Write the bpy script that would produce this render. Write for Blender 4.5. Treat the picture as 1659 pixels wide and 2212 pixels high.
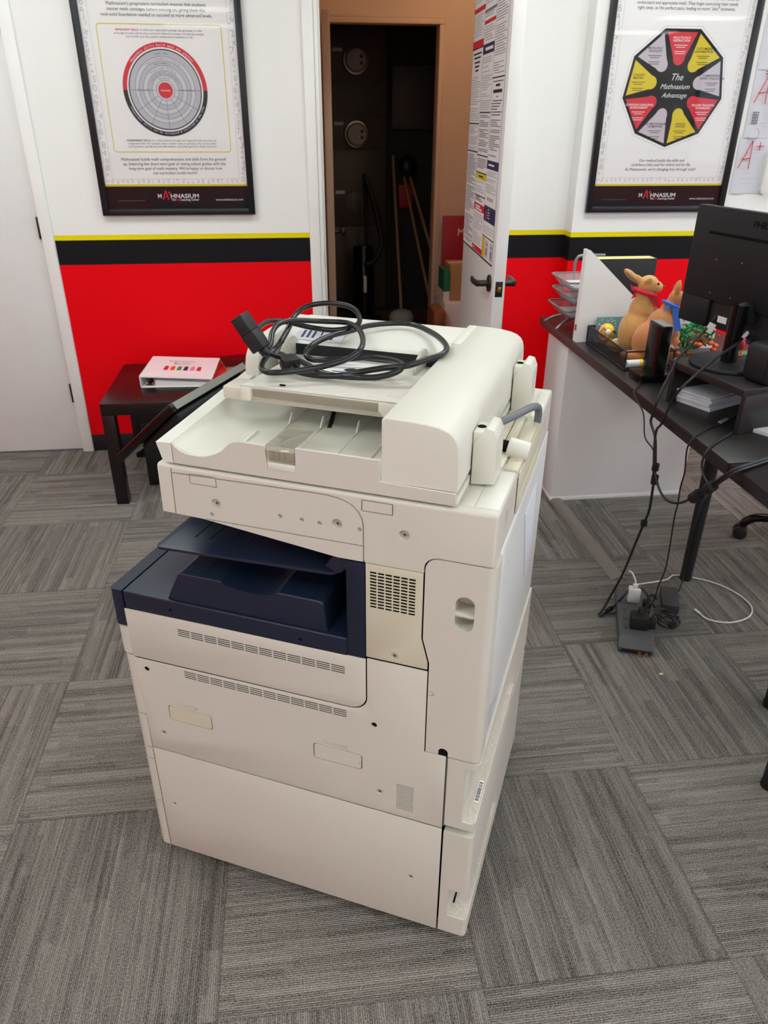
import bpy, bmesh, math, random
from mathutils import Vector, Matrix, Quaternion
random.seed(7)
PI = math.pi
scene = bpy.context.scene
for o in list(bpy.data.objects):
    bpy.data.objects.remove(o)
COL = scene.collection

# ---------------------------------------------------------------- camera
cam = bpy.data.cameras.new('camera')
camo = bpy.data.objects.new('camera', cam)
COL.objects.link(camo)
R_ = Vector((0.9926, -0.1214, 0.0050)); F_ = Vector((0.1096, 0.8767, -0.4684))
R_.normalize(); F_ = (F_ - R_ * F_.dot(R_)).normalized(); U_ = R_.cross(F_)
camo.matrix_world = Matrix(((R_.x, U_.x, -F_.x, 0), (R_.y, U_.y, -F_.y, 0), (R_.z, U_.z, -F_.z, 1.4759), (0, 0, 0, 1)))
cam.sensor_fit = 'HORIZONTAL'
cam.sensor_width = 36.0
cam.lens = 36.0 * 1617.45 / 1659.0
cam.clip_start = 0.02
cam.dof.use_dof = True
cam.dof.focus_distance = 1.35
cam.dof.aperture_fstop = cam.lens / 2.6
scene.camera = camo

# ---------------------------------------------------------------- light and exposure
scene.view_settings.view_transform = 'Standard'
scene.view_settings.look = 'None'
scene.view_settings.gamma = 1.0
scene.view_settings.use_curve_mapping = False
scene.view_settings.exposure = 0.0
PANEL_STRENGTH = 9.7
HALL_STRENGTH = 85.0
w = bpy.data.worlds.new('daylight'); scene.world = w
w.use_nodes = True
wn = w.node_tree.nodes['Background']
wn.inputs['Color'].default_value = (0.72, 0.84, 1.0, 1)
wn.inputs['Strength'].default_value = 3.0

# ---------------------------------------------------------------- materials
def srgb(r, g, b):
    f = lambda c: c / 12.92 if c <= 0.04045 else ((c + 0.055) / 1.055) ** 2.4
    return (f(r / 255), f(g / 255), f(b / 255))

def pm(name, col, rough=0.5, metal=0.0, spec=0.5, var=0.04, vscale=8.0, bump=0.0, bscale=200.0, coat=0.0, sheen=0.0):
    m = bpy.data.materials.new(name); m.use_nodes = True
    nt = m.node_tree; N = nt.nodes; L = nt.links
    b = N['Principled BSDF']
    b.inputs['Roughness'].default_value = rough
    b.inputs['Metallic'].default_value = metal
    b.inputs['Specular IOR Level'].default_value = spec
    b.inputs['Coat Weight'].default_value = coat
    b.inputs['Sheen Weight'].default_value = sheen
    tc = N.new('ShaderNodeTexCoord')
    if var > 0:
        nz = N.new('ShaderNodeTexNoise'); nz.inputs['Scale'].default_value = vscale; nz.inputs['Detail'].default_value = 4
        L.new(tc.outputs['Object'], nz.inputs['Vector'])
        mp = N.new('ShaderNodeMapRange')
        mp.inputs['To Min'].default_value = 1 - var; mp.inputs['To Max'].default_value = 1 + var
        L.new(nz.outputs['Fac'], mp.inputs['Value'])
        mx = N.new('ShaderNodeVectorMath'); mx.operation = 'SCALE'
        mx.inputs[0].default_value = col[:3]
        L.new(mp.outputs['Result'], mx.inputs['Scale'])
        L.new(mx.outputs['Vector'], b.inputs['Base Color'])
    else:
        b.inputs['Base Color'].default_value = (*col[:3], 1)
    if bump > 0:
        n2 = N.new('ShaderNodeTexNoise'); n2.inputs['Scale'].default_value = bscale; n2.inputs['Detail'].default_value = 3
        L.new(tc.outputs['Object'], n2.inputs['Vector'])
        bp = N.new('ShaderNodeBump'); bp.inputs['Strength'].default_value = bump; bp.inputs['Distance'].default_value = 0.002
        L.new(n2.outputs['Fac'], bp.inputs['Height']); L.new(bp.outputs['Normal'], b.inputs['Normal'])
    return m

def emit(name, col, s):
    m = bpy.data.materials.new(name); m.use_nodes = True
    b = m.node_tree.nodes['Principled BSDF']
    b.inputs['Base Color'].default_value = (*col, 1)
    b.inputs['Emission Color'].default_value = (*col, 1)
    b.inputs['Emission Strength'].default_value = s
    return m

def clear_mat(name, tint=(1, 1, 1), refl=1.0, rough=0.02):
    m = bpy.data.materials.new(name); m.use_nodes = True
    nt = m.node_tree; N = nt.nodes; L = nt.links
    N.remove(N['Principled BSDF'])
    tr = N.new('ShaderNodeBsdfTransparent'); tr.inputs['Color'].default_value = (*tint, 1)
    gl = N.new('ShaderNodeBsdfGlossy'); gl.inputs['Roughness'].default_value = rough
    fr = N.new('ShaderNodeFresnel'); fr.inputs['IOR'].default_value = 1.45
    mu = N.new('ShaderNodeMath'); mu.operation = 'MULTIPLY'; mu.inputs[1].default_value = refl
    L.new(fr.outputs['Fac'], mu.inputs[0])
    mx = N.new('ShaderNodeMixShader')
    L.new(mu.outputs['Value'], mx.inputs['Fac']); L.new(tr.outputs['BSDF'], mx.inputs[1]); L.new(gl.outputs['BSDF'], mx.inputs[2])
    L.new(mx.outputs['Shader'], N['Material Output'].inputs['Surface'])
    return m

def math_node(nt, op, a, b=None, c=None):
    n = nt.nodes.new('ShaderNodeMath'); n.operation = op
    for i, v in enumerate((a, b, c)):
        if v is None: continue
        if isinstance(v, (int, float)): n.inputs[i].default_value = v
        else: nt.links.new(v, n.inputs[i])
    return n.outputs[0]

def mix_col(nt, f, a, b):
    n = nt.nodes.new('ShaderNodeMix'); n.data_type = 'RGBA'
    for s, v in ((n.inputs['Factor'], f), (n.inputs['A'], a), (n.inputs['B'], b)):
        if isinstance(v, tuple): s.default_value = (*v[:3], 1)
        elif isinstance(v, (int, float)): s.default_value = v
        else: nt.links.new(v, s)
    return n.outputs['Result']

def carpet_mat():
    m = bpy.data.materials.new('carpet_tiles'); m.use_nodes = True
    nt = m.node_tree; N = nt.nodes; L = nt.links; b = N['Principled BSDF']
    b.inputs['Roughness'].default_value = 0.95
    b.inputs['Specular IOR Level'].default_value = 0.15
    g = N.new('ShaderNodeNewGeometry'); sp = N.new('ShaderNodeSeparateXYZ'); L.new(g.outputs['Position'], sp.inputs[0])
    M = lambda op, a, b=None, c=None: math_node(nt, op, a, b, c)
    X = M('DIVIDE', M('ADD', sp.outputs['X'], 20.703), 0.5); Y = M('DIVIDE', M('ADD', sp.outputs['Y'], 19.192), 0.5)
    I = M('FLOOR', X); J = M('FLOOR', Y); fx = M('FRACT', X); fy = M('FRACT', Y)
    par = M('MODULO', M('ADD', I, J), 2.0)         # 0: stripes run along y, 1: along x
    def sel(a, b_): return M('ADD', M('MULTIPLY', a, M('SUBTRACT', 1.0, par)), M('MULTIPLY', b_, par))
    s = sel(fx, fy); t = sel(fy, fx)
    wn_ = N.new('ShaderNodeTexWhiteNoise'); wn_.noise_dimensions = '2D'
    cb = N.new('ShaderNodeCombineXYZ'); L.new(I, cb.inputs[0]); L.new(J, cb.inputs[1]); L.new(cb.outputs[0], wn_.inputs['Vector'])
    off = M('MULTIPLY', wn_.outputs['Value'], 40.0)
    row = M('FLOOR', M('MULTIPLY', s, 118.0))      # tufted rows, about 4 mm
    def noise(sx, tx, o, det=1.0, snap=True):
        c = N.new('ShaderNodeCombineXYZ')
        L.new(M('ADD', M('MULTIPLY', row if snap else s, sx), M('ADD', off, o)), c.inputs[0])
        L.new(M('MULTIPLY', t, tx), c.inputs[1]); L.new(off, c.inputs[2])
        n = N.new('ShaderNodeTexNoise'); n.inputs['Scale'].default_value = 1.0; n.inputs['Detail'].default_value = det
        n.inputs['Roughness'].default_value = 0.6
        L.new(c.outputs[0], n.inputs['Vector']); return n.outputs['Fac']
    def wnoise(x_, y_, z_=0.0):
        n = N.new('ShaderNodeTexWhiteNoise'); n.noise_dimensions = '3D'; cc = N.new('ShaderNodeCombineXYZ')
        for k_, v_ in enumerate((x_, y_, z_)):
            if isinstance(v_, float): cc.inputs[k_].default_value = v_
            else: L.new(v_, cc.inputs[k_])
        L.new(cc.outputs[0], n.inputs['Vector']); return n.outputs['Value']
    # groups of rows share a yarn tone that changes abruptly along the tile
    def yarn(rows, segs, o):
        g_ = M('FLOOR', M('ADD', M('DIVIDE', row, rows), o)); r0 = wnoise(g_, off, o)
        sg = M('FLOOR', M('ADD', M('MULTIPLY', t, segs), M('MULTIPLY', r0, 7.0)))
        return wnoise(g_, M('ADD', sg, M('MULTIPLY', off, 3.0)), o + 0.5)
    y1 = yarn(7.0, 1.3, 0.3); y2 = yarn(3.0, 1.6, 5.6); y3 = yarn(1.0, 1.1, 9.1)
    n3 = noise(3.1, 9.0, 17.0)
    wvr = M('ABSOLUTE', M('SINE', M('MULTIPLY', s, 118.0 * PI)))
    v = M('ADD', M('ADD', M('ADD', M('MULTIPLY', y1, 0.27), M('MULTIPLY', y2, 0.29)), M('MULTIPLY', y3, 0.34)), M('ADD', M('MULTIPLY', n3, 0.35), M('MULTIPLY', M('SUBTRACT', wvr, 0.63), 0.30)))
    # loop-pile grain
    gr = N.new('ShaderNodeTexNoise'); gr.inputs['Scale'].default_value = 300.0; gr.inputs['Detail'].default_value = 2
    L.new(g.outputs['Position'], gr.inputs['Vector'])
    v2 = M('ADD', v, M('MULTIPLY', M('SUBTRACT', gr.outputs['Fac'], 0.5), 1.9))
    mp = N.new('ShaderNodeMapRange'); mp.inputs['From Min'].default_value = 0.02; mp.inputs['From Max'].default_value = 1.20
    L.new(v2, mp.inputs['Value'])
    tile = M('ADD', M('MULTIPLY', wn_.outputs['Value'], 0.16), 0.92)
    c0 = mix_col(nt, mp.outputs['Result'], srgb(70, 66, 62), srgb(170, 163, 155))
    vs = N.new('ShaderNodeVectorMath'); vs.operation = 'SCALE'; L.new(c0, vs.inputs[0])
    # seam between tiles
    ex = M('MINIMUM', M('MINIMUM', fx, M('SUBTRACT', 1.0, fx)), M('MINIMUM', fy, M('SUBTRACT', 1.0, fy)))
    seam = N.new('ShaderNodeMapRange'); seam.inputs['From Min'].default_value = 0.001; seam.inputs['From Max'].default_value = 0.006
    seam.inputs['To Min'].default_value = 0.72; seam.inputs['To Max'].default_value = 1.0
    L.new(ex, seam.inputs['Value'])
    L.new(M('MULTIPLY', tile, seam.outputs['Result']), vs.inputs['Scale'])
    L.new(vs.outputs['Vector'], b.inputs['Base Color'])
    wv = M('ABSOLUTE', M('SINE', M('MULTIPLY', s, 118.0 * PI)))
    h = M('ADD', M('MULTIPLY', wv, 0.5), M('MULTIPLY', gr.outputs['Fac'], 1.2))
    bp = N.new('ShaderNodeBump'); bp.inputs['Strength'].default_value = 0.9; bp.inputs['Distance'].default_value = 0.004
    L.new(h, bp.inputs['Height']); L.new(bp.outputs['Normal'], b.inputs['Normal'])
    return m

def wall_mat():
    m = bpy.data.materials.new('painted_wall'); m.use_nodes = True
    nt = m.node_tree; N = nt.nodes; L = nt.links; b = N['Principled BSDF']
    b.inputs['Roughness'].default_value = 0.5; b.inputs['Specular IOR Level'].default_value = 0.14
    g = N.new('ShaderNodeNewGeometry'); sp = N.new('ShaderNodeSeparateXYZ'); L.new(g.outputs['Position'], sp.inputs[0])
    z = sp.outputs['Z']
    M = lambda op, a, b=None: math_node(nt, op, a, b)
    c = mix_col(nt, M('GREATER_THAN', z, 0.884), srgb(243, 0, 18), srgb(25, 25, 29))
    c = mix_col(nt, M('GREATER_THAN', z, 0.987), c, srgb(240, 222, 14))
    c = mix_col(nt, M('GREATER_THAN', z, 1.0085), c, srgb(245, 244, 241))
    L.new(c, b.inputs['Base Color'])
    n2 = N.new('ShaderNodeTexNoise'); n2.inputs['Scale'].default_value = 160; L.new(g.outputs['Position'], n2.inputs['Vector'])
    bp = N.new('ShaderNodeBump'); bp.inputs['Strength'].default_value = 0.12; bp.inputs['Distance'].default_value = 0.002
    L.new(n2.outputs['Fac'], bp.inputs['Height']); L.new(bp.outputs['Normal'], b.inputs['Normal'])
    return m

def mesh_mat(name, col, scale, thick):
    """expanded wire mesh: real holes as transparency in a regular diamond grid"""
    m = bpy.data.materials.new(name); m.use_nodes = True
    nt = m.node_tree; N = nt.nodes; L = nt.links; b = N['Principled BSDF']
    b.inputs['Base Color'].default_value = (*col, 1); b.inputs['Roughness'].default_value = 0.45; b.inputs['Metallic'].default_value = 0.3
    tc = N.new('ShaderNodeTexCoord'); sp = N.new('ShaderNodeSeparateXYZ'); L.new(tc.outputs['Object'], sp.inputs[0])
    M = lambda op, a, b=None: math_node(nt, op, a, b)
    h = M('ADD', sp.outputs['X'], sp.outputs['Y'])
    p = M('FRACT', M('MULTIPLY', M('ADD', h, sp.outputs['Z']), scale)); q = M('FRACT', M('MULTIPLY', M('SUBTRACT', h, sp.outputs['Z']), scale))
    a = M('MAXIMUM', M('LESS_THAN', p, thick), M('LESS_THAN', q, thick))
    L.new(a, b.inputs['Alpha'])
    return m

MT = {}
def mk(name, *a, **k): MT[name] = pm(name, *a, **k)
mk('white_paint', srgb(232, 232, 228), 0.4, bump=0.05)
mk('door_white', srgb(232, 230, 228), 0.35, bump=0.04)
mk('trim_white', srgb(244, 243, 240), 0.35)
mk('black_rubber', srgb(24, 24, 27), 0.5)
mk('ceiling_tile', srgb(240, 240, 236), 0.9, bump=0.3, bscale=90)
mk('plastic', srgb(224, 221, 209), 0.42, var=0.015, bump=0.06, bscale=900)
mk('plastic_side_shaded', srgb(215, 209, 198), 0.42, var=0.02, bump=0.06, bscale=900)  # same plastic as the top; shade on the sides put into the colour
mk('plastic_rear_lit', srgb(231, 230, 229), 0.38, var=0.02)  # same plastic again, lightened: daylight on the rear side put into the colour
mk('plastic_yellowed', srgb(214, 207, 184), 0.42, var=0.03)
mk('plastic_pale', srgb(229, 227, 217), 0.42, var=0.01)
mk('plastic_dusty', srgb(205, 196, 184), 0.9, var=0.3, vscale=160)
mk('plastic_recess', srgb(196, 190, 178), 0.5)
mk('gap_dark', srgb(24, 22, 21), 0.9, spec=0.1)
mk('navy', srgb(22, 33, 54), 0.38, var=0.03, bump=0.08, bscale=1200)
mk('navy_dark', srgb(24, 31, 46), 0.45)
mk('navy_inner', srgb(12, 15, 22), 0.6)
mk('smoke_plastic', srgb(150, 143, 128), 0.18, var=0.12, vscale=40)
mk('black_gloss', srgb(13, 13, 14), 0.2, spec=0.3)
mk('black_matte', srgb(20, 20, 22), 0.55)
mk('black_plastic', srgb(21, 21, 25), 0.55, spec=0.35, bump=0.08, bscale=700)
mk('bezel_grey', srgb(138, 138, 134), 0.3, var=0.1, vscale=60)
mk('cord_black', srgb(22, 22, 24), 0.32, var=0.3, vscale=45)
mk('cable_black', srgb(26, 26, 28), 0.45)
mk('cable_grey', srgb(112, 116, 122), 0.45)
mk('steel', srgb(170, 170, 166), 0.28, metal=1.0)
mk('screw_zinc', srgb(196, 194, 188), 0.38, metal=0.35)
mk('dark_bronze', srgb(62, 58, 54), 0.32, metal=0.8)
mk('brass', srgb(190, 150, 80), 0.3, metal=1.0)
mk('table_brown', srgb(22, 13, 15), 0.28, var=0.05)
mk('desk_top', srgb(38, 33, 33), 0.33, var=0.06)
mk('desk_edge', srgb(52, 45, 45), 0.4)
mk('cabinet_white', srgb(245, 244, 242), 0.4)
mk('frame_black', srgb(22, 22, 26), 0.32)
mk('paper', srgb(238, 236, 236), 0.7)
mk('paper_grey', srgb(214, 214, 222), 0.7)
mk('ink_black', srgb(34, 34, 38), 0.6)
mk('ink_grey', srgb(120, 118, 120), 0.6)
mk('ink_pale', srgb(205, 200, 202), 0.6)
mk('ink_red', srgb(222, 34, 54), 0.5)
mk('ink_yellow', srgb(228, 206, 30), 0.5)
mk('ink_navy', srgb(40, 46, 92), 0.5)
mk('ink_lilac', srgb(208, 198, 208), 0.6)
mk('ink_silver', srgb(196, 196, 204), 0.6)
mk('ink_silver_light', srgb(214, 214, 220), 0.6)
mk('ink_white', srgb(242, 240, 240), 0.6)
mk('poster_white', srgb(250, 248, 247), 0.5)
mk('poster_black', srgb(22, 22, 27), 0.5, spec=0.2)
mk('pink_paper', srgb(246, 218, 222), 0.6)
mk('red_card', srgb(226, 36, 40), 0.5)
mk('fur_tan', srgb(212, 158, 92), 0.95, var=0.14, vscale=60, bump=0.6, bscale=260, sheen=0.4)
mk('fur_orange', srgb(198, 128, 76), 0.95, var=0.10, vscale=60, bump=0.4, bscale=300, sheen=0.4)
mk('felt_red', srgb(212, 34, 58), 0.9)
mk('ribbon_blue', srgb(56, 112, 210), 0.5)
mk('toy_yellow', srgb(245, 200, 20), 0.35)
mk('toy_cream', srgb(244, 230, 150), 0.4)
mk('toy_pink', srgb(240, 130, 160), 0.4)
mk('toy_green', srgb(44, 140, 78), 0.4)
mk('toy_orange', srgb(238, 100, 50), 0.4)
mk('toy_red', srgb(200, 50, 40), 0.4)
mk('toy_brown', srgb(120, 82, 46), 0.5)
mk('toy_navy', srgb(30, 48, 96), 0.4)
mk('teal_card', srgb(116, 158, 168), 0.6)
mk('silver_wire', srgb(150, 150, 152), 0.35, metal=0.7)
mk('white_plastic', srgb(236, 234, 230), 0.35)
mk('strip_grey', srgb(82, 83, 83), 0.45)
mk('brick_grey', srgb(58, 58, 60), 0.5)
mk('floor_strip', srgb(128, 118, 112), 0.5)
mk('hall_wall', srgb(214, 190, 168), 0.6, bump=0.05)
mk('hall_door', srgb(190, 164, 140), 0.5)
mk('wood_floor', srgb(150, 98, 62), 0.4, var=0.2)
mk('meter_grey', srgb(84, 80, 76), 0.5)
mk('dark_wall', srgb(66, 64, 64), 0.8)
mk('kraft', srgb(186, 146, 104), 0.7)
mk('green_card', srgb(28, 120, 96), 0.5)
mk('banner_red', srgb(168, 12, 36), 0.45)
mk('wood_pole', srgb(196, 160, 120), 0.5)
MT['carpet'] = carpet_mat()
MT['wall'] = wall_mat()
MT['glass'] = clear_mat('acrylic_glazing', refl=0.35)
MT['clear_tab'] = clear_mat('clear_plastic_tab', tint=(0.93, 0.92, 0.88), refl=2.0, rough=0.12)
def frost(m, col, f):
    nt = m.node_tree; N = nt.nodes; L = nt.links; out = N['Material Output']; old = out.inputs['Surface'].links[0].from_socket
    df = N.new('ShaderNodeBsdfDiffuse'); df.inputs['Color'].default_value = (*col, 1); mx = N.new('ShaderNodeMixShader'); mx.inputs['Fac'].default_value = f
    L.new(old, mx.inputs[1]); L.new(df.outputs['BSDF'], mx.inputs[2]); L.new(mx.outputs['Shader'], out.inputs['Surface'])
frost(MT['clear_tab'], srgb(196, 190, 172), .35)
MT['light'] = emit('light_diffuser', (0.915, 1.0, 0.985), PANEL_STRENGTH)
MT['hall_light'] = emit('warm_bulb', (1.0, 0.67, 0.41), HALL_STRENGTH)
MT['black_mesh'] = mesh_mat('black_wire_mesh', srgb(30, 30, 32), 330.0, 0.42)
MT['silver_mesh'] = mesh_mat('silver_wire_mesh', srgb(150, 150, 152), 260.0, 0.34)

# ---------------------------------------------------------------- mesh helpers
class MB:
    def __init__(s): s.bm = bmesh.new()
    def merge(s, b, M=None):
        if M is not None: bmesh.ops.transform(b, matrix=M, verts=b.verts)
        me = bpy.data.meshes.new('t'); b.to_mesh(me); b.free(); s.bm.from_mesh(me); bpy.data.meshes.remove(me)
        return s
    def box(s, x0, x1, y0, y1, z0, z1, bev=0.0, seg=2, M=None, pick=None):
        b = bmesh.new(); bmesh.ops.create_cube(b, size=1)
        for v in b.verts:
            v.co = Vector((x0 + (v.co.x + .5) * (x1 - x0), y0 + (v.co.y + .5) * (y1 - y0), z0 + (v.co.z + .5) * (z1 - z0)))
        if bev > 0:
            ed = [e for e in b.edges if pick is None or pick(e)]
            bmesh.ops.bevel(b, geom=ed, offset=bev, segments=seg, profile=.5, affect='EDGES', clamp_overlap=True)
        return s.merge(b, M)
    def prism(s, pts, a0, a1, axis='y', bev=0.0, seg=2, M=None, pick=None):
        """polygon pts extruded from a0 to a1 along an axis; pts are the two other coordinates in x,y,z order"""
        b = bmesh.new()
        def P(p, a):
            return {'y': (p[0], a, p[1]), 'x': (a, p[0], p[1]), 'z': (p[0], p[1], a)}[axis]
        A = [b.verts.new(P(p, a0)) for p in pts]; B = [b.verts.new(P(p, a1)) for p in pts]
        n = len(pts)
        b.faces.new(A); b.faces.new(B[::-1])
        for i in range(n): b.faces.new((A[(i + 1) % n], A[i], B[i], B[(i + 1) % n]))
        bmesh.ops.recalc_face_normals(b, faces=b.faces)
        if bev > 0:
            ed = [e for e in b.edges if (pick(e) if pick else ((e.verts[0].co - e.verts[1].co).length > bev * 0.5))]
            bmesh.ops.bevel(b, geom=ed, offset=bev, segments=seg, profile=.5, affect='EDGES', clamp_overlap=True)
        return s.merge(b, M)
    def cyl(s, p0, p1, r0, r1=None, n=20, bev=0.0, M=None):
        r1 = r0 if r1 is None else r1
        p0 = Vector(p0); p1 = Vector(p1); d = p1 - p0; L = d.length
        b = bmesh.new(); bmesh.ops.create_cone(b, cap_ends=True, cap_tris=False, segments=n, radius1=r0, radius2=r1, depth=L)
        if bev > 0:
            ed = [e for e in b.edges if abs(e.verts[0].co.z - e.verts[1].co.z) < 1e-6]
            bmesh.ops.bevel(b, geom=ed, offset=bev, segments=2, profile=.5, affect='EDGES', clamp_overlap=True)
        Q = Vector((0, 0, 1)).rotation_difference(d.normalized()).to_matrix().to_4x4()
        bmesh.ops.transform(b, matrix=Matrix.Translation((p0 + p1) / 2) @ Q, verts=b.verts)
        return s.merge(b, M)
    def sph(s, c, r, n=16, M=None, rot=None):
        r = (r, r, r) if isinstance(r, (int, float)) else r
        b = bmesh.new(); bmesh.ops.create_uvsphere(b, u_segments=n, v_segments=max(6, n // 2 + 2), radius=1)
        X = Matrix.Translation(c)
        if rot: X = X @ rot.to_matrix().to_4x4() if hasattr(rot, 'to_matrix') else X @ rot
        bmesh.ops.transform(b, matrix=X @ Matrix.Diagonal((*r, 1)), verts=b.verts)
        return s.merge(b, M)
    def tube(s, pts, r, n=8, sub=4, M=None, closed=False, rs=None):
        P = [Vector(p) for p in pts]
        if sub > 1 and len(P) > 2:
            Q = []; RR = []
            N = len(P)
            rng = range(N if closed else N - 1)
            for i in rng:
                p0 = P[(i - 1) % N] if (closed or i > 0) else P[0] * 2 - P[1]
                p1 = P[i]; p2 = P[(i + 1) % N]
                p3 = P[(i + 2) % N] if (closed or i + 2 < N) else p2 * 2 - p1
                for k in range(sub):
                    t = k / sub
                    Q.append(0.5 * ((2 * p1) + (p2 - p0) * t + (2 * p0 - 5 * p1 + 4 * p2 - p3) * t * t + (3 * p1 - p0 - 3 * p2 + p3) * t ** 3))
                    if rs: RR.append(rs[i] * (1 - t) + rs[(i + 1) % N] * t)
            if not closed:
                Q.append(P[-1]);
                if rs: RR.append(rs[-1])
            P = Q; rs = RR if rs else None
        b = bmesh.new(); N = len(P); rings = []
        up = None
        for i in range(N):
            a = P[(i - 1) % N] if (closed or i > 0) else P[i]; c = P[(i + 1) % N] if (closed or i < N - 1) else P[i]
            t = (c - a)
            if t.length < 1e-9: t = Vector((0, 0, 1))
            t.normalize()
            if up is None:
                up = Vector((0, 0, 1)) if abs(t.z) < .9 else Vector((1, 0, 0))
            sd = t.cross(up)
            if sd.length < 1e-6: sd = t.cross(Vector((0, 1, 0)))
            sd.normalize(); up = sd.cross(t).normalized()
            rr = rs[i] if rs else r
            rings.append([b.verts.new(P[i] + (sd * math.cos(2 * PI * k / n) + up * math.sin(2 * PI * k / n)) * rr) for k in range(n)])
        for i in range(N if closed else N - 1):
            A = rings[i]; B = rings[(i + 1) % N]
            for k in range(n): b.faces.new((A[k], A[(k + 1) % n], B[(k + 1) % n], B[k]))
        if not closed:
            b.faces.new(rings[0][::-1]); b.faces.new(rings[-1])
        bmesh.ops.recalc_face_normals(b, faces=b.faces)
        return s.merge(b, M)
    def raw(s, V, F, M=None):
        b = bmesh.new(); vs = [b.verts.new(v) for v in V]
        for f in F:
            try: b.faces.new([vs[i] for i in f])
            except ValueError: pass
        return s.merge(b, M)
    def sheet(s, rows, th=0.0):
        """grid of points -> surface, optional thickness along -normal"""
        b = bmesh.new(); G = [[b.verts.new(p) for p in r] for r in rows]
        for i in range(len(G) - 1):
            for j in range(len(G[0]) - 1): b.faces.new((G[i][j], G[i + 1][j], G[i + 1][j + 1], G[i][j + 1]))
        bmesh.ops.recalc_face_normals(b, faces=b.faces)
        if th: bmesh.ops.solidify(b, geom=b.faces[:], thickness=th)
        return s.merge(b)
    def build(s, name, mat, parent=None, smooth=True, ang=38):
        bm = s.bm
        if smooth:
            for f in bm.faces: f.smooth = True
            ca = math.radians(ang)
            for e in bm.edges:
                if len(e.link_faces) == 2:
                    try: e.smooth = e.calc_face_angle() < ca
                    except ValueError: e.smooth = True
        me = bpy.data.meshes.new(name); bm.to_mesh(me); bm.free()
        me.materials.append(MT[mat] if isinstance(mat, str) else mat)
        o = bpy.data.objects.new(name, me); COL.objects.link(o)
        if parent is not None: o.parent = parent
        return o

def tag(o, label=None, cat=None, group=None, kind=None):
    if label: o['label'] = label
    if cat: o['category'] = cat
    if group: o['group'] = group
    if kind: o['kind'] = kind
    return o

def thing(name, label, cat, loc=(0, 0, 0), rz=0.0, group=None):
    o = bpy.data.objects.new(name, None); COL.objects.link(o)
    o.empty_display_size = 0.05
    o.location = loc; o.rotation_euler = (0, 0, rz)
    return tag(o, label, cat, group)

def single(mb, name, mat, loc, label, cat, group=None, rz=0.0, ang=38):
    o = mb.build(name, mat, None, ang=ang); o.location = loc; o.rotation_euler = (0, 0, rz)
    return tag(o, label, cat, group)

def struct(mb, name, mat, parent=None):
    o = mb.build(name, mat, parent)
    if parent is None: o['kind'] = 'structure'
    return o

def dup(root, loc, rz, label=None):
    r = root.copy(); COL.objects.link(r); r.location = loc; r.rotation_euler = (0, 0, rz)
    if label: r['label'] = label
    for ch in list(root.children):
        c = ch.copy(); COL.objects.link(c); c.parent = r
        for g in ch.children:
            d = g.copy(); COL.objects.link(d); d.parent = c
    return r

def cut(o, mb):
    """carve the cutter's volume out of an object's mesh, leaving no cutter behind"""
    me = bpy.data.meshes.new('c'); mb.bm.to_mesh(me); mb.bm.free()
    c = bpy.data.objects.new('c', me); COL.objects.link(c)
    c.matrix_world = o.matrix_world
    par = o.parent; o.parent = None
    md = o.modifiers.new('b', 'BOOLEAN'); md.operation = 'DIFFERENCE'; md.object = c; md.solver = 'EXACT'; md.use_self = True
    dg = bpy.context.evaluated_depsgraph_get(); dg.update()
    nm = bpy.data.meshes.new_from_object(o.evaluated_get(dg))
    o.modifiers.clear(); old = o.data; o.data = nm; nm.name = old.name
    mats = [old.materials[0]]
    nm.materials.clear(); nm.materials.append(mats[0])
    nm.polygons.foreach_set('material_index', [0] * len(nm.polygons))
    b = bmesh.new(); b.from_mesh(nm)
    for f in b.faces: f.smooth = True
    for e in b.edges:
        if len(e.link_faces) == 2: e.smooth = e.calc_face_angle(0.0) < math.radians(30)
        else: e.smooth = False
    b.to_mesh(nm); b.free()
    o.parent = par
    bpy.data.objects.remove(c); bpy.data.meshes.remove(me); bpy.data.meshes.remove(old)
    return o

def blob(mb, name, mat, parent, voxel, it=4):
    """fuse overlapping lumps into one continuous surface"""
    me = bpy.data.meshes.new('c'); mb.bm.to_mesh(me); mb.bm.free()
    c = bpy.data.objects.new('c', me); COL.objects.link(c)
    md = c.modifiers.new('r', 'REMESH'); md.mode = 'VOXEL'; md.voxel_size = voxel; md.use_smooth_shade = True
    m2 = c.modifiers.new('s', 'SMOOTH'); m2.iterations = it; m2.factor = 0.5
    dg = bpy.context.evaluated_depsgraph_get(); dg.update()
    nm = bpy.data.meshes.new_from_object(c.evaluated_get(dg)); nm.name = name
    bpy.data.objects.remove(c); bpy.data.meshes.remove(me)
    nm.polygons.foreach_set('use_smooth', [True] * len(nm.polygons))
    nm.materials.clear(); nm.materials.append(MT[mat])
    o = bpy.data.objects.new(name, nm); COL.objects.link(o)
    if parent: o.parent = parent
    return o

def rr(x0, x1, y0, y1, r, n=5):
    P = []
    for cx, cy, a in ((x1 - r, y1 - r, 0), (x0 + r, y1 - r, 90), (x0 + r, y0 + r, 180), (x1 - r, y0 + r, 270)):
        for k in range(n + 1):
            t = math.radians(a + 90 * k / n); P.append((cx + r * math.cos(t), cy + r * math.sin(t)))
    return P
def arc(cx, cy, r, a0, a1, n=6):
    return [(cx + r * math.cos(math.radians(a0 + (a1 - a0) * k / n)), cy + r * math.sin(math.radians(a0 + (a1 - a0) * k / n))) for k in range(n + 1)]

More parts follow.
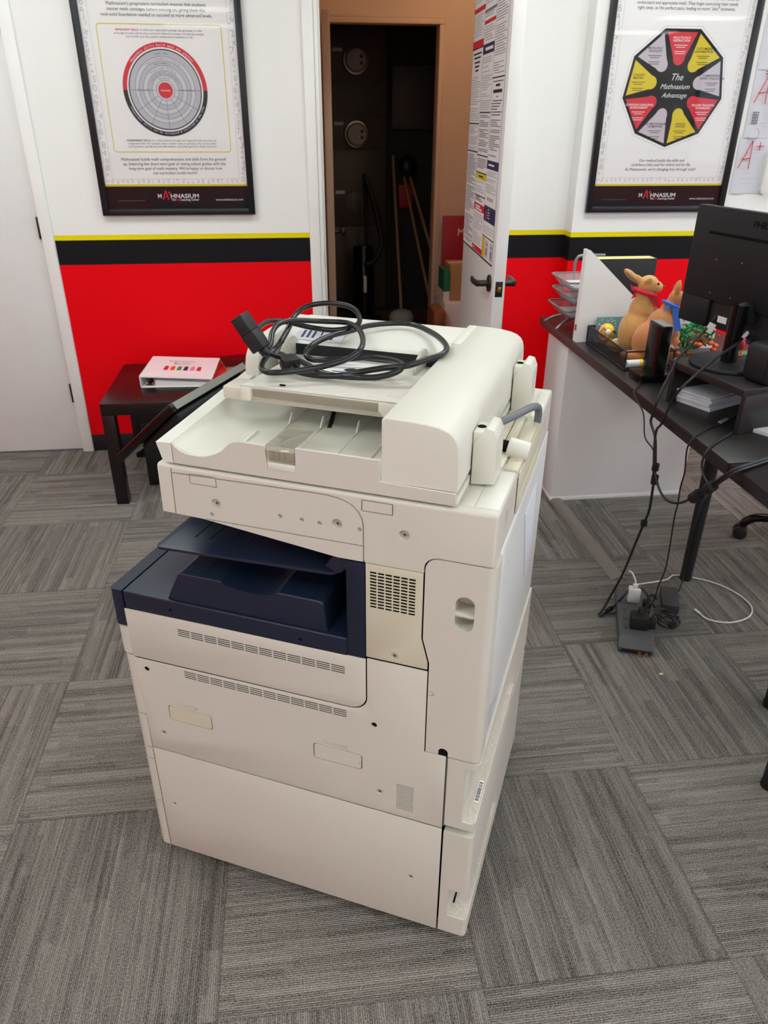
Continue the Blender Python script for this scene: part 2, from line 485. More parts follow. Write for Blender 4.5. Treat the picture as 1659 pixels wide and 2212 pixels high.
_tc = {}
def text2d(body, shear=0.0, bold=0.0):
    k = (body, shear, bold)
    if k in _tc: return _tc[k]
    cu = bpy.data.curves.new('t', 'FONT'); cu.body = body; cu.size = 1.0; cu.resolution_u = 2
    cu.shear = shear; cu.offset = bold
    ob = bpy.data.objects.new('t', cu); me = ob.to_mesh()
    V = [(v.co.x, v.co.y) for v in me.vertices]; F = [tuple(p.vertices) for p in me.polygons]
    ob.to_mesh_clear(); bpy.data.objects.remove(ob); bpy.data.curves.remove(cu)
    _tc[k] = (V, F); return V, F

class Plane2D:
    """draw flat print on a surface: origin, two axes in the surface, normal"""
    def __init__(s, o, ax, ay, n):
        s.o = Vector(o); s.ax = Vector(ax).normalized(); s.ay = Vector(ay).normalized(); s.n = Vector(n).normalized()
        s.inks = {}; s.direct = {}; s.parent = None
    def mb(s, ink): return s.inks.setdefault(ink, MB())
    def p(s, a, b, h): return s.o + s.ax * a + s.ay * b + s.n * h
    def poly(s, ink, pts, h=.0004):
        if ink in s.direct:
            MB().raw([s.p(a, b, h) for a, b in pts], [tuple(range(len(pts)))]).build(s.direct[ink], ink, s.parent, smooth=False); return
        s.mb(ink).raw([s.p(a, b, h) for a, b in pts], [tuple(range(len(pts)))])
    def rect(s, ink, a0, a1, b0, b1, h=.0004): s.poly(ink, [(a0, b0), (a1, b0), (a1, b1), (a0, b1)], h)
    def ring(s, ink, c, r0, r1, a0=0, a1=360, h=.0004, n=48):
        V = []; F = []
        for k in range(n + 1):
            t = math.radians(a0 + (a1 - a0) * k / n)
            V += [s.p(c[0] + r0 * math.cos(t), c[1] + r0 * math.sin(t), h), s.p(c[0] + r1 * math.cos(t), c[1] + r1 * math.sin(t), h)]
        for k in range(n): F.append((2 * k, 2 * k + 1, 2 * k + 3, 2 * k + 2))
        s.mb(ink).raw(V, F)
    def line(s, ink, p, q, w, h=.0004):
        d = Vector((q[0] - p[0], q[1] - p[1])); 
        if d.length < 1e-9: return
        d.normalize(); n = Vector((-d.y, d.x)) * w / 2
        s.poly(ink, [(p[0] + n.x, p[1] + n.y), (p[0] - n.x, p[1] - n.y), (q[0] - n.x, q[1] - n.y), (q[0] + n.x, q[1] + n.y)], h)
    def pline(s, ink, P, w, h=.0004, closed=False):
        for i in range(len(P) if closed else len(P) - 1): s.line(ink, P[i], P[(i + 1) % len(P)], w, h)
    def text(s, ink, body, a, b, width=None, height=None, h=.0006, align='c', shear=0.0, bold=0.0, rot=0.0):
        V, F = text2d(body, shear, bold)
        if not V: return
        x0 = min(v[0] for v in V); x1 = max(v[0] for v in V)
        k = width / (x1 - x0) if width else height / 0.7
        ky = height / 0.7 if (height and width) else k
        ox = {'c': (x0 + x1) / 2, 'l': x0, 'r': x1}[align]
        c, sn = math.cos(rot), math.sin(rot); P = []
        for v in V:
            x = (v[0] - ox) * k; y = v[1] * ky
            P.append(s.p(a + x * c - y * sn, b + x * sn + y * c, h))
        s.mb(ink).raw(P, F)
    def arctext(s, ink, body, c, r, mid, height, h=.0007, inward=False):
        adv = height * 0.82; n = len(body); tot = adv * (n - 1) / r
        for i, ch in enumerate(body):
            if ch == ' ': continue
            if not inward:
                t = math.radians(mid) + tot / 2 - adv * i / r; ro = t - PI / 2; rad = r
            else:
                t = math.radians(mid) - tot / 2 + adv * i / r; ro = t + PI / 2; rad = r + height * .7
            s.text(ink, ch, c[0] + rad * math.cos(t), c[1] + rad * math.sin(t), height=height, h=h, rot=ro)
    def finish(s, parent, names):
        for ink, mb in s.inks.items():
            mb.build(names.get(ink, 'print'), ink, parent, smooth=False)

# ================================================================ the room
YB = 3.571; YR = 3.478; H = 2.72
XL, XR, YN = -2.4, 6.8, -8.0
struct(MB().box(XL, XR, YN, 3.69, -0.1, 0.0), 'floor', 'carpet')
struct(MB().box(XL - .1, XR + .1, YN - .1, 3.72, H, H + .1), 'ceiling', 'ceiling_tile')
wb = MB()
wb.box(XL, -1.953, YB, YB + .12, 0, H); wb.box(-1.953, -1.03, YB, YB + .12, 2.05, H)
wb.box(-1.03, 0.127, YB, YB + .12, 0, H); wb.box(0.127, 0.874, YB, YB + .12, 2.05, H)
wb.box(0.874, 1.30, YB, YB + .12, 0, H)
struct(wb, 'wall_back', 'wall')
struct(MB().box(1.286, XR, YR, YB + .12, 0, H), 'wall_back_right', 'wall')
struct(MB().box(XL - .1, XL, YN, YB + .12, 0, H), 'wall_left', 'wall')
wr = MB()
wr.box(XR, XR + .1, YN, YN + 1.5, 0, H); wr.box(XR, XR + .1, 1.6, YB + .12, 0, H)
wr.box(XR, XR + .1, YN + 1.5, 1.6, 0, .75); wr.box(XR, XR + .1, YN + 1.5, 1.6, 2.45, H)
struct(wr, 'wall_right', 'wall')
struct(MB().box(XL, XR, YN - .1, YN, 0, H), 'wall_front', 'wall')
def window_x(n, x, y0, y1, z0, z1):
    f = MB()
    f.box(x + .02, x + .08, y0, y1, z0, z0 + .05); f.box(x + .02, x + .08, y0, y1, z1 - .05, z1)
    k = 4
    for i in range(k + 1):
        y = y0 + (y1 - y0) * i / k; f.box(x + .02, x + .08, max(y0, y - .03), min(y1, y + .03), z0 + .05, z1 - .05)
    o = struct(f, 'window_%d' % n, 'dark_bronze')
    MB().box(x + .045, x + .05, y0 + .03, y1 - .03, z0 + .05, z1 - .05).build('glass_pane', 'glass', o)
window_x(1, XR, YN + 1.5, 1.6, .75, 2.45)
bb = MB()
bb.box(-1.0, 0.103, YB - .004, YB, 0, .084, .0015); bb.box(.886, 1.2815, YB - .004, YB, 0, .084, .0015)
bb.box(1.282, 1.286, YR - .004, YB, 0, .084, .0015); bb.box(1.286, XR, YR - .004, YR, 0, .084, .0015)
bb.box(XL, -2.0, YB - .004, YB, 0, .084, .0015)
struct(bb, 'baseboard_back', 'black_rubber')

# the left white door in its frame
d1 = struct(MB().box(-1.93, -1.0545, YB + .004, YB + .045, .012, 2.04, .002), 'door_1', 'door_white')
for zc in (.30, 1.04, 1.80):
    MB().cyl((-1.053, YB - .006, zc - .045), (-1.053, YB - .006, zc + .045), .007, n=12, bev=.002).box(-1.061, -1.045, YB - .004, YB + .002, zc - .044, zc + .044).build('hinge', 'dark_bronze', d1)
t = MB()
t.box(-1.0505, -1.0, YB - .014, YB + .05, 0, 2.07, .004); t.box(-1.99, -1.934, YB - .014, YB + .05, 0, 2.07, .004)
t.box(-1.99, -1.0, YB - .014, YB + .05, 2.045, 2.10, .004)
struct(t, 'trim_1', 'trim_white')

# doorway to the back hall
t = MB()
t.box(.103, .148, YB - .014, YB + .003, 0, 2.044, .004)
t.box(.1485, .165, YB - .006, YB + .125, 0, 2.034, .002)
t.box(.165, .178, YB + .045, YB + .125, 0, 2.04, .002)
t.box(.842, .885, YB - .012, YB + .003, 0, 2.044, .004); t.box(.838, .874, YB, YB + .125, 0, 2.034, .002)
t.box(.103, .885, YB - .014, YB + .003, 2.045, 2.10, .004); t.box(.146, .874, YB, YB + .125, 2.035, 2.06, .002)
tr = struct(t, 'trim_2', 'trim_white')
MB().box(.1645, .1665, YB + .008, YB + .034, .862, .925, .0005).build('strike_plate', 'dark_bronze', tr)

# open door with the notice sheet
HX, HY = .800, 3.53
ang = math.atan2(2.88 - 3.53, .767 - .80)           # direction hinge -> free edge
DM = Matrix.Translation((HX, HY, 0)) @ Matrix.Rotation(ang, 4, 'Z')
d2 = bpy.data.objects.new('door_2', None); COL.objects.link(d2); d2['kind'] = 'structure'
d2.matrix_world = DM
# local frame: x along the door from the hinge, y towards the right-hand (room) side is +y
MB().box(0, .706, 0, .0445, .012, 2.035, .002).build('door_slab', 'door_white', d2)
lh = MB()
LX, LZ = .640, .905
lh.cyl((LX, -.0005, LZ), (LX, -.009, LZ), .033, .031, 28, .003); lh.cyl((LX, -.009, LZ), (LX, -.048, LZ), .012, n=16)
hb = MB().prism([(LX + .014, -.040), (LX + .014, -.056), (LX - .06, -.062), (LX - .10, -.058), (LX - .112, -.05), (LX - .10, -.046), (LX - .06, -.050)], LZ - .010, LZ + .010, 'z', .003)
ho = lh.build('door_rose', 'dark_bronze', d2); hb.build('door_lever', 'dark_bronze', ho)
lh = MB()
lh.cyl((LX, .045, LZ), (LX, .0535, LZ), .033, .031, 28, .003); lh.cyl((LX, .0535, LZ), (LX, .092, LZ), .012, n=16)
ho = lh.build('door_rose', 'dark_bronze', d2)
MB().prism([(LX + .014, .084), (LX + .014, .100), (LX - .06, .106), (LX - .10, .102), (LX - .112, .094), (LX - .10, .090), (LX - .06, .094)], LZ - .010, LZ + .010, 'z', .003).build('door_lever', 'dark_bronze', ho)
ho = MB().box(.7055, .7068, .008, .036, .866, .923, .0004).build('latch_plate', 'black_plastic', d2)
MB().prism([(.706, .014), (.706, .028), (.715, .028), (.717, .020)], .885, .905, 'z', .001).build('latch_bolt', 'brass', ho)
for zc in (.30, 1.04, 1.80):
    MB().cyl((-.006, .05, zc - .045), (-.006, .05, zc + .045), .007, n=12).build('hinge', 'dark_bronze', d2)

# notice sheet on the door's hall side
ns = thing('notice_poster', 'tall white laminated notice sheet with red, navy and yellow headings on the open door', 'poster')
ns.matrix_world = DM @ Matrix.Translation((.33, -.0012, .968))
Z0 = .968
def NP(d, z): return (.33 - d, z - Z0)   # a runs towards the hinge seen from the hall side... sheet coordinates
MB().box(-.327, .333, -.0006, .0010, 0, 1.02).build('sheet', 'paper', ns)
pl = Plane2D((0, -.0007, 0), (1, 0, 0), (0, 0, 1), (0, -1, 0))
pl.parent = ns; pl.direct = dict(ink_red='red_heading', ink_navy='navy_heading', ink_yellow='yellow_heading', ink_white='heading_text', ink_lilac='notice_panel')
c = [-.327, -.098, .118, .333]
top = 1.02
def bar(ink, col, z0, z1, ins=.004, h=.0004): pl.rect(ink, c[col] + ins, c[col + 1] - ins, z0 - Z0, z1 - Z0, h)
for x in c[1:3]: pl.rect('ink_black', x - .0015, x + .0015, 0, top, .0003)
pl.rect('ink_black', c[0], c[0] + .003, 0, top, .0003); pl.rect('ink_black', c[3] - .003, c[3], 0, top, .0003); pl.rect('ink_black', c[0], c[3], 0, .007, .0003)
def lines(col, z1, z0, ink='ink_grey', step=.0085, wd=.0016, big=None):
    z = z1
    k = 0
    while z > z0:
        if random.random() < .9:
            a0 = c[col] + .014 + (random.random() * .02 if k % 5 == 0 else 0); a1 = c[col + 1] - .014 - random.random() ** 2 * .10
            pl.rect(ink, a0, a1, z - Z0, z - Z0 + wd, .0004)
        z -= step; k += 1
# column nearest the hinge
lines(0, 1.96, 1.862); bar('ink_red', 0, 1.832, 1.848); lines(0, 1.82, 1.745); bar('ink_red', 0, 1.713, 1.738)
bar('ink_black', 0, 1.7085, 1.7125, 0)
for k, z in enumerate((1.690, 1.676, 1.660, 1.646, 1.632)): pl.rect('ink_black', c[0] + .03 + .012 * k, c[1] - .03 - .012 * k, z - Z0, z - Z0 + .006)
lines(0, 1.61, 1.455); bar('ink_black', 0, 1.444, 1.449, 0); lines(0, 1.436, 1.35, step=.0065); bar('ink_black', 0, 1.342, 1.347, 0)
lines(0, 1.33, .985, step=.0068, wd=.003)
# middle column
lines(1, 1.97, 1.84, 'ink_black'); bar('ink_grey', 1, 1.815, 1.824); lines(1, 1.81, 1.795, 'ink_black'); bar('ink_red', 1, 1.778, 1.790); lines(1, 1.768, 1.72, 'ink_black')
bar('ink_navy', 1, 1.681, 1.714, .002); pl.rect('ink_white', c[1] + .05, c[2] - .02, 1.692 - Z0, 1.702 - Z0, .0007)
lines(1, 1.668, 1.495, step=.0075); bar('ink_navy', 1, 1.484, 1.489, .002); lines(1, 1.475, 1.345, step=.0062, wd=.003); bar('ink_navy', 1, 1.334, 1.3385, .002)
lines(1, 1.322, 1.285, step=.0062, wd=.003); bar('ink_black', 1, 1.272, 1.2765, 0); bar('ink_yellow', 1, 1.250, 1.271, .002); pl.rect('ink_black', c[1] + .06, c[2] - .06, 1.258 - Z0, 1.264 - Z0, .0007)
lines(1, 1.240, 1.20, step=.009); bar('ink_black', 1, 1.187, 1.1915, 0); lines(1, 1.183, 1.166, 'ink_black', .006, .003)
bar('ink_red', 1, 1.133, 1.160, .002)
pl.rect('ink_white', c[1] + .03, c[2] - .09, 1.146 - Z0, 1.153 - Z0, .0007); pl.rect('ink_white', c[1] + .03, c[2] - .05, 1.137 - Z0, 1.143 - Z0, .0007)
lines(1, 1.12, 1.005, step=.0075); bar('ink_red', 1, .977, .998, .002); pl.rect('ink_white', c[1] + .02, c[1] + .05, .984 - Z0, .99 - Z0, .0007)
# column nearest the latch
lines(2, 1.97, 1.605, 'ink_black', .0080, .0017); bar('ink_black', 2, 1.5945, 1.599, 0)
for z, i, wd in ((1.583, .02, .003), (1.568, .07, .008), (1.548, .03, .011), (1.535, .09, .003)): pl.rect('ink_black', c[2] + i, c[3] - i, z - Z0, z - Z0 + wd)
lines(2, 1.522, 1.47, 'ink_black', .009, .003); lines(2, 1.46, 1.34, step=.0065, wd=.003)
bar('ink_navy', 2, 1.297, 1.327, .002); pl.rect('ink_white', c[2] + .03, c[3] - .08, 1.309 - Z0, 1.315 - Z0, .0007)
lines(2, 1.288, 1.205, step=.0065); 
for k in range(4): pl.rect('ink_black', c[2] + .05 + .028 * k, c[2] + .062 + .028 * k, 1.188 - Z0, 1.2 - Z0)
bar('ink_black', 2, 1.1655, 1.169, 0); bar('ink_navy', 2, 1.113, 1.165, .002); pl.rect('ink_red', c[2] + .03, c[2] + .05, 1.118 - Z0, 1.15 - Z0, .0007)
for k in range(4): pl.rect('ink_white', c[2] + .07, c[2] + .10 + .01 * (k % 2), 1.156 - Z0 - .01 * k, 1.159 - Z0 - .01 * k, .0007)
lines(2, 1.103, 1.07, step=.010); bar('ink_black', 2, 1.055, 1.0595, 0)
pl.rect('ink_yellow', c[2] + .004, c[2] + .052, .977 - Z0, 1.053 - Z0)
for x in (.062, .150):
    pl.rect('ink_lilac', c[2] + x, c[2] + x + .058, .982 - Z0, 1.048 - Z0); pl.rect('ink_black', c[2] + x + .022, c[2] + x + .036, .992 - Z0, 1.018 - Z0, .0007)
    pl.rect('ink_grey', c[2] + x + .01, c[2] + x + .05, 1.030 - Z0, 1.034 - Z0, .0007)
pl.finish(ns, dict(ink_black='small_print', ink_grey='small_print', ink_red='red_headings', ink_navy='navy_headings', ink_yellow='yellow_headings', ink_white='heading_text', ink_lilac='notice_panels'))

# ---------------------------------------------------------------- back hall and utility closet
struct(MB().box(-.9, 2.4, 3.69, 6.6, -.1, -.002), 'floor_hall', 'wood_floor')
struct(MB().box(-.9, 2.4, 3.69, 6.6, 2.5, 2.6), 'ceiling_hall', 'hall_wall')
hw = MB()
hw.box(-.4, .292, 5.10, 5.20, 0, 2.5); hw.box(.965, 2.1, 5.10, 5.20, 0, 2.5); hw.box(.292, .965, 5.10, 5.20, 1.96, 2.5)
struct(hw, 'wall_hall', 'hall_wall')
struct(MB().box(-.1, .0, 3.692, 5.10, 0, 2.5), 'wall_hall_left', 'hall_wall')
struct(MB().box(2.1, 2.2, 3.692, 5.20, 0, 2.5), 'wall_hall_right', 'hall_wall')
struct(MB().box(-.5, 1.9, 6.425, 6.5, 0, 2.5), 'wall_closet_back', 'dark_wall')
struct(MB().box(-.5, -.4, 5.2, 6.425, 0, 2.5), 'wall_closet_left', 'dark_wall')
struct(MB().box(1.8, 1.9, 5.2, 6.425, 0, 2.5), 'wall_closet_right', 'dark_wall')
t = MB()
for (x0, x1, z0, z1) in ((.280, .308, 0, 1.9425), (.948, .975, 0, 1.9425), (.280, .975, 1.943, 1.972)):
    t.box(x0, x1, 5.086, 5.205, z0, z1, .004)
t.box(.267, .2795, 5.092, 5.0995, 0, 1.972, .003); t.box(.9755, .988, 5.092, 5.0995, 0, 1.972, .003); t.box(.267, .988, 5.092, 5.0995, 1.9725, 1.987, .003)
struct(t, 'trim_3', 'hall_wall')
a3 = math.atan2(4.32 - 5.07, .262 - .292)
d3 = bpy.data.objects.new('door_3', None); COL.objects.link(d3); d3['kind'] = 'structure'
d3.matrix_world = Matrix.Translation((.292, 5.07, 0)) @ Matrix.Rotation(a3, 4, 'Z')
MB().box(0, .70, -.04, 0, .01, 1.93, .003).build('door_slab', 'hall_door', d3)
kb = MB(); kb.cyl((.64, -.001, .90), (.64, .008, .90), .028, n=20, bev=.002); kb.cyl((.64, .008, .90), (.64, .03, .90), .010, n=14)
kb.sph((.64, .046, .90), (.025, .02, .025), 18); kb.build('door_knob', 'dark_bronze', d3)
hl = thing('bulb_lamp', 'warm ceiling bulb in the back hall', 'lamp', (1.15, 4.35, 2.38))
MB().sph((0, 0, 0), .05).build('bulb', 'hall_light', hl); MB().cyl((0, 0, .04), (0, 0, .12), .03).build('lamp_base', 'white_plastic', hl)

# electric meters and closet contents
mc = thing('meter_cabinet', 'dark grey electric meter cabinet inside the closet', 'cabinet', (.43, 6.36, 0))
MB().box(-.50, .358, -.06, .055, .05, 2.30, .004).build('cabinet_body', 'meter_grey', mc)
for z0, z1 in ((1.712, 2.15), (1.462, 1.700), (1.245, 1.452), (.70, 1.235), (.10, .69)):
    MB().box(-.48, .340, -.066, -.061, z0, z1, .002).build('cover_plate', 'meter_grey', mc)
for z in (1.89, 1.418, .945):
    MB().box(-.035, .035, -.070, -.0665, z - .012, z + .012).build('label_plate', 'paper', mc)
MB().cyl((.115, -.0665, .86), (.115, -.074, .86), .085, n=36, bev=.002).build('blank_cover', 'strip_grey', mc)
for i, z in enumerate((1.826, 1.347)):
    m_ = thing('electric_meter', ('upper round electric meter on the dark cabinet', 'lower round electric meter on the dark cabinet')[i], 'meter', (.5615, 6.294, z), 0, 'round electric meters')
    MB().cyl((0, 0, 0), (0, -.022, 0), .100, .095, 36, .004).build('meter_ring', 'steel', m_)
    MB().cyl((0, -.023, 0), (0, -.07, 0), .080, .070, 36, .006).build('meter_dome', 'plastic_recess', m_)
    MB().box(.025, .045, -.0745, -.0705, .01, .03).box(.025, .045, -.0745, -.0705, -.03, -.01).build('meter_window', 'black_matte', m_)
pb = thing('breaker_panel', 'dark grey breaker panel box on the closet back wall', 'electrical panel', (1.02, 6.42, 1.38))
MB().box(-.19, .20, -.10, 0, 0, .42, .006).build('panel_box', 'meter_grey', pb); MB().box(-.175, .185, -.108, -.101, .015, .405, .003).build('panel_door', 'meter_grey', pb)
# vacuum cleaner
vc = thing('vacuum_cleaner', 'black upright vacuum cleaner with looped hose in the closet', 'vacuum cleaner', (.56, 5.78, 0))
MB().box(-.15, .15, -.17, .12, .0, .09, .03).build('floor_head', 'black_plastic', vc)
MB().cyl((0, .0, .09), (0, .05, .62), .085, .075, 24, .02).build('dust_canister', 'black_gloss', vc)
MB().tube([(.02, .07, .5), (.03, .10, .85), (.02, .12, 1.10)], .016, 10).build('handle_tube', 'black_plastic', vc)
MB().tube([(.03, .09, 1.06), (.07, .06, .95), (.12, .04, .75), (.13, .0, .62), (.07, -.06, .52), (.0, -.08, .5)], .019, 10).build('hose', 'black_plastic', vc)
MB().box(-.012, .012, -.09, -.06, .30, .42, .004).build('switch_plate', 'paper_grey', vc)
def pole(name, label, p0, p1, r, mat, head=None, headmat='black_matte', hn='head'):
    o = thing(name, label, name.replace('_', ' '), (p0[0], p0[1], 0), 0, None)
    q = Vector(p1) - Vector((p0[0], p0[1], 0)); s_ = Vector((0, 0, p0[2]))
    MB().cyl(s_, q, r, n=12).build('handle', mat, o)
    if head: head().build(hn, headmat, o)
    return o
pole('wet_mop', 'pale wooden mop handle standing in the closet, strings on the floor', (.86, 5.85, .10), (.84, 6.30, 1.20), .011, 'wood_pole', lambda: MB().sph((0, 0, .07), (.10, .08, .07), 14), 'paper_grey', 'mop_strings')
pole('push_broom', 'leaning broom with pale handle beside the mop in the closet', (1.10, 5.72, .06), (.93, 6.30, 1.05), .011, 'wood_pole', lambda: MB().box(-.15, .15, -.03, .03, 0, .07, .01), 'black_matte', 'bristles')
pole('dust_mop', 'second leaning pale handle with a white flat head in the closet', (1.17, 5.80, .30), (.98, 6.32, 1.05), .012, 'wood_pole', lambda: MB().box(-.05, .05, -.03, .03, .0, .42, .012), 'paper_grey', 'flat_head')
dp = thing('dustpan', 'red dustpan hung in the closet among the broom handles', 'dustpan', (.955, 6.385, .82))
MB().prism([(-.05, 0), (.05, 0), (.06, .17), (-.06, .17)], -.03, .02, 'y', .006).build('pan', 'ink_red', dp); MB().box(-.012, .012, -.02, .005, .17, .30, .005).build('handle', 'ink_red', dp)
cp = thing('cap', 'dark navy cap hanging below the breaker panel in the closet', 'cap', (.96, 6.36, 1.10))
MB().sph((0, -.02, .02), (.075, .06, .085), 16).build('crown', 'navy', cp); MB().sph((0, -.08, -.03), (.06, .05, .012), 14).build('brim', 'navy', cp)
tb = thing('trash_bin', 'black trash bin standing at the right side of the closet', 'bin', (1.20, 5.50, 0))
MB().cyl((0, 0, 0), (0, 0, .34), .13, .155, 28, .006).build('bin_body', 'black_plastic', tb); MB().tube([(.158 * math.cos(a), .158 * math.sin(a), .34) for a in [k * PI / 8 for k in range(16)]], .008, 8, 2, closed=True).build('rim', 'black_matte', tb)
# hall goods beside the inner door
bn = thing('red_sign', 'dark red sign board leaning on the hall wall beside the inner doorway', 'sign', (1.17, 5.06, .33))
MB().box(-.165, .25, -.012, .012, 0, .575, .004).build('board', 'banner_red', bn)
pl = Plane2D((0, -.0125, 0), (1, 0, 0), (0, 0, 1), (0, -1, 0))
pl.text('ink_white', 'M', -.045, .455, height=.045); pl.text('ink_red', 'A', -.005, .452, height=.055); pl.text('ink_white', 'HNASIUM', .03, .455, height=.045, align='l', width=.19)
pl.finish(bn, dict(ink_white='lettering', ink_red='lettering'))
bx = thing('cardboard_box', 'large white carton on the hall floor behind the open door', 'box', (1.15, 4.78, 0))
MB().box(-.200, .20, -.16, .17, 0, .445, .004).build('carton', 'paper', bx); MB().box(-.200, .20, -.03, .03, .4455, .447).build('tape', 'kraft', bx)
bx = thing('cardboard_box', 'brown cardboard box standing on the white carton in the hall', 'box', (1.08, 4.78, .448))
MB().box(-.090, .10, -.09, .10, 0, .215, .004).build('carton', 'kraft', bx); MB().box(-.090, .10, -.02, .02, .2155, .217).build('tape', 'pink_paper', bx)
bx = thing('storage_box', 'small green and white box beside the brown box in the hall', 'box', (.969, 4.76, .448))
MB().box(-.019, .017, -.09, .10, 0, .185, .002).build('carton', 'green_card', bx); MB().box(-.0195, .0175, -.0905, .1005, .0, .06).build('label_band', 'paper', bx)
bx = thing('wooden_crate', 'brown wooden crate low in the hall at the foot of the door trim', 'crate', (.900, 4.62, 0))
for z in (.0, .108, .216, .324): MB().box(-.035, .035, -.12, .12, z, z + .098, .003).build('slat', 'wood_floor', bx)
MB().box(-.030, .030, -.116, -.106, 0, .42).box(-.030, .030, .106, .116, 0, .42).build('corner_post', 'wood_floor', bx)

# ---------------------------------------------------------------- ceiling lights
k0 = None
LIGHTS = [(x, y) for x in (-1.15, 1.25, 3.65, 6.0) for y in (2.4, -.15, -2.65, -5.05, -7.2)]
for i, x in enumerate((-1.15, 1.25, 3.65, 6.0)):
    for j, y in enumerate((2.4, -.15, -2.65, -5.05, -7.2)):
        if (x, y) not in LIGHTS: continue
        if k0 is None:
            k0 = thing('ceiling_light', 'flush rectangular ceiling light panel overhead', 'ceiling light', (x, y, H), 0, 'ceiling light panels')
            fm = MB()
            fm.box(-.62, .62, -.32, -.30, -.012, 0); fm.box(-.62, .62, .30, .32, -.012, 0); fm.box(-.62, -.60, -.30, .30, -.012, 0); fm.box(.60, .62, -.30, .30, -.012, 0)
            fm.build('frame', 'white_paint', k0); MB().box(-.60, .60, -.30, .30, -.008, -.002).build('diffuser', 'light', k0)
        else: dup(k0, (x, y, H), 0)

# ================================================================ framed posters
def frame_poster(label, x0, x1, z0, z1, y):
    wd = x1 - x0; ht = z1 - z0; fw = .027
    o = thing('framed_poster', label, 'poster', ((x0 + x1) / 2, y, z0))
    f = MB()
    a = -wd / 2; b = wd / 2
    for bx in ((a, a + fw, 0, ht), (b - fw, b, 0, ht), (a + fw, b - fw, 0, fw * 0.95), (a + fw, b - fw, ht - fw, ht)):
        f.box(bx[0], bx[1], -.022, -.001, bx[2], bx[3], .002)
    f.build('frame', 'frame_black', o)
    MB().box(a + fw, b - fw, -.009, -.002, fw * .95, ht - fw).build('print_sheet', 'poster_white', o)
    MB().box(a + fw, b - fw, -.0155, -.0145, fw * .95, ht - fw).build('glazing', 'glass', o)
    pl = Plane2D((0, -.0091, 0), (1, 0, 0), (0, 0, 1), (0, -1, 0))
    xc = (x0 + x1) / 2
    X = lambda x: x - xc
    Z = lambda z: z - z0
    # pale number pattern in the margins
    rnd = random.Random(3)
    for side in (0, 1):
        xm = (x0 + .031, x0 + .056) if side == 0 else (x1 - .056, x1 - .031)
        z = z0 + .13
        while z < z1 - .04:
            hgt = rnd.uniform(.018, .034)
            pl.text('ink_pale', rnd.choice('0123456789468325xo+'), X(rnd.uniform(xm[0] + .008, xm[1] - .006)), Z(z), height=hgt * .8, h=.0003, rot=rnd.uniform(-.3, .3))
            z += hgt * .95
    z = z0 + .127
    for k in range(26): pl.text('ink_pale', rnd.choice('0123456789xo'), X(x0 + .06 + k * .0208), Z(z + rnd.uniform(-.003, .002)), height=.015, h=.0003, rot=rnd.uniform(-.4, .4))
    for xx in (x0 + .060, x1 - .058): pl.rect('ink_pale', X(xx), X(xx + .0012), Z(z0 + .142), Z(z1 - .03), .0003)
    pl.rect('ink_pale', X(x0 + .060), X(x1 - .057), Z(z0 + .142), Z(z0 + .1432), .0003)
    # black footer with the wordmark
    pl.rect('ink_yellow', a + fw, b - fw, Z(1.2025), Z(1.2105)); pl.rect('poster_black', a + fw, b - fw, fw * .95, Z(1.2025))
    xl = xc - .087
    pl.text('ink_white', 'M', X(xl + .002), Z(1.156), height=.0165, align='l', h=.0008, bold=.012)
    pl.line('ink_red', (X(xl + .024), Z(1.149)), (X(xl + .036), Z(1.186)), .0045, .0008); pl.line('ink_red', (X(xl + .036), Z(1.186)), (X(xl + .046), Z(1.149)), .0045, .0008)
    pl.line('ink_red', (X(xl + .029), Z(1.161)), (X(xl + .043), Z(1.161)), .003, .0008); pl.line('ink_red', (X(xl + .046), Z(1.177)), (X(xl + .057), Z(1.177)), .003, .0008); pl.line('ink_red', (X(xl + .0515), Z(1.171)), (X(xl + .0515), Z(1.183)), .003, .0008)
    pl.text('ink_white', 'HNASIUM', X(xl + .056), Z(1.156), width=.118, height=.0165, align='l', h=.0008, bold=.012)
    pl.text('ink_white', 'The', X(xl + .057), Z(1.1455), height=.008, align='l', h=.0008, bold=.015)
    pl.text('ink_red', 'Math', X(xl + .073), Z(1.1455), height=.008, align='l', h=.0008, bold=.015)
    pl.text('ink_white', 'Learning Center', X(xl + .096), Z(1.1455), width=.078, height=.008, align='l', h=.0008, bold=.015)
    pl.text('ink_white', 'www.mathnasium.com', X(xc + .157), Z(1.1445), width=.117, h=.0008, align='l')
    pl.rect('ink_grey', X(xc - .255), X(xc - .14), Z(1.1455), Z(1.147), .0008)
    return o, pl, X, Z

o, pl, X, Z = frame_poster('black-framed poster with a grey concentric ring diagram and red centre', -.777, -.131, 1.088, 2.00, YB)
for s_, xa, xb, z in (("Mathnasium's proprietary curriculum ensures that students", -.643, -.267, 1.8465), ("master math concepts before moving on, giving them the", -.643, -.272, 1.8285), ("rock-solid foundation needed to succeed at more advanced levels.", -.669, -.246, 1.8105)):
    pl.text('ink_black', s_, X((xa + xb) / 2), Z(z), width=xb - xa)
pl.pline('ink_yellow', [(X(p[0]), Z(p[1])) for p in rr(-.692, -.215, 1.3345, 1.785, .012)], .003, closed=True)
pl.text('ink_red', 'DEPENDENT SKILLS:', X(-.6215), Z(1.7625), width=.090, align='l', bold=.01)
for s_, xa, xb, z in (("A child must understand counting, then grouping, in order", -.527, -.289, 1.7625), ("to be able to work with fractions and more advanced concepts. Introducing concepts", -.6285, -.283, 1.7512), ("out of order puts the student's mathematical foundation at risk.", -.584, -.326, 1.7402)):
    pl.text('ink_grey', s_, X((xa + xb) / 2), Z(z), width=xb - xa)
pl.text('ink_black', 'INDEPENDENT SKILLS:', X(-.636), Z(1.3745), width=.098, align='l', bold=.01)
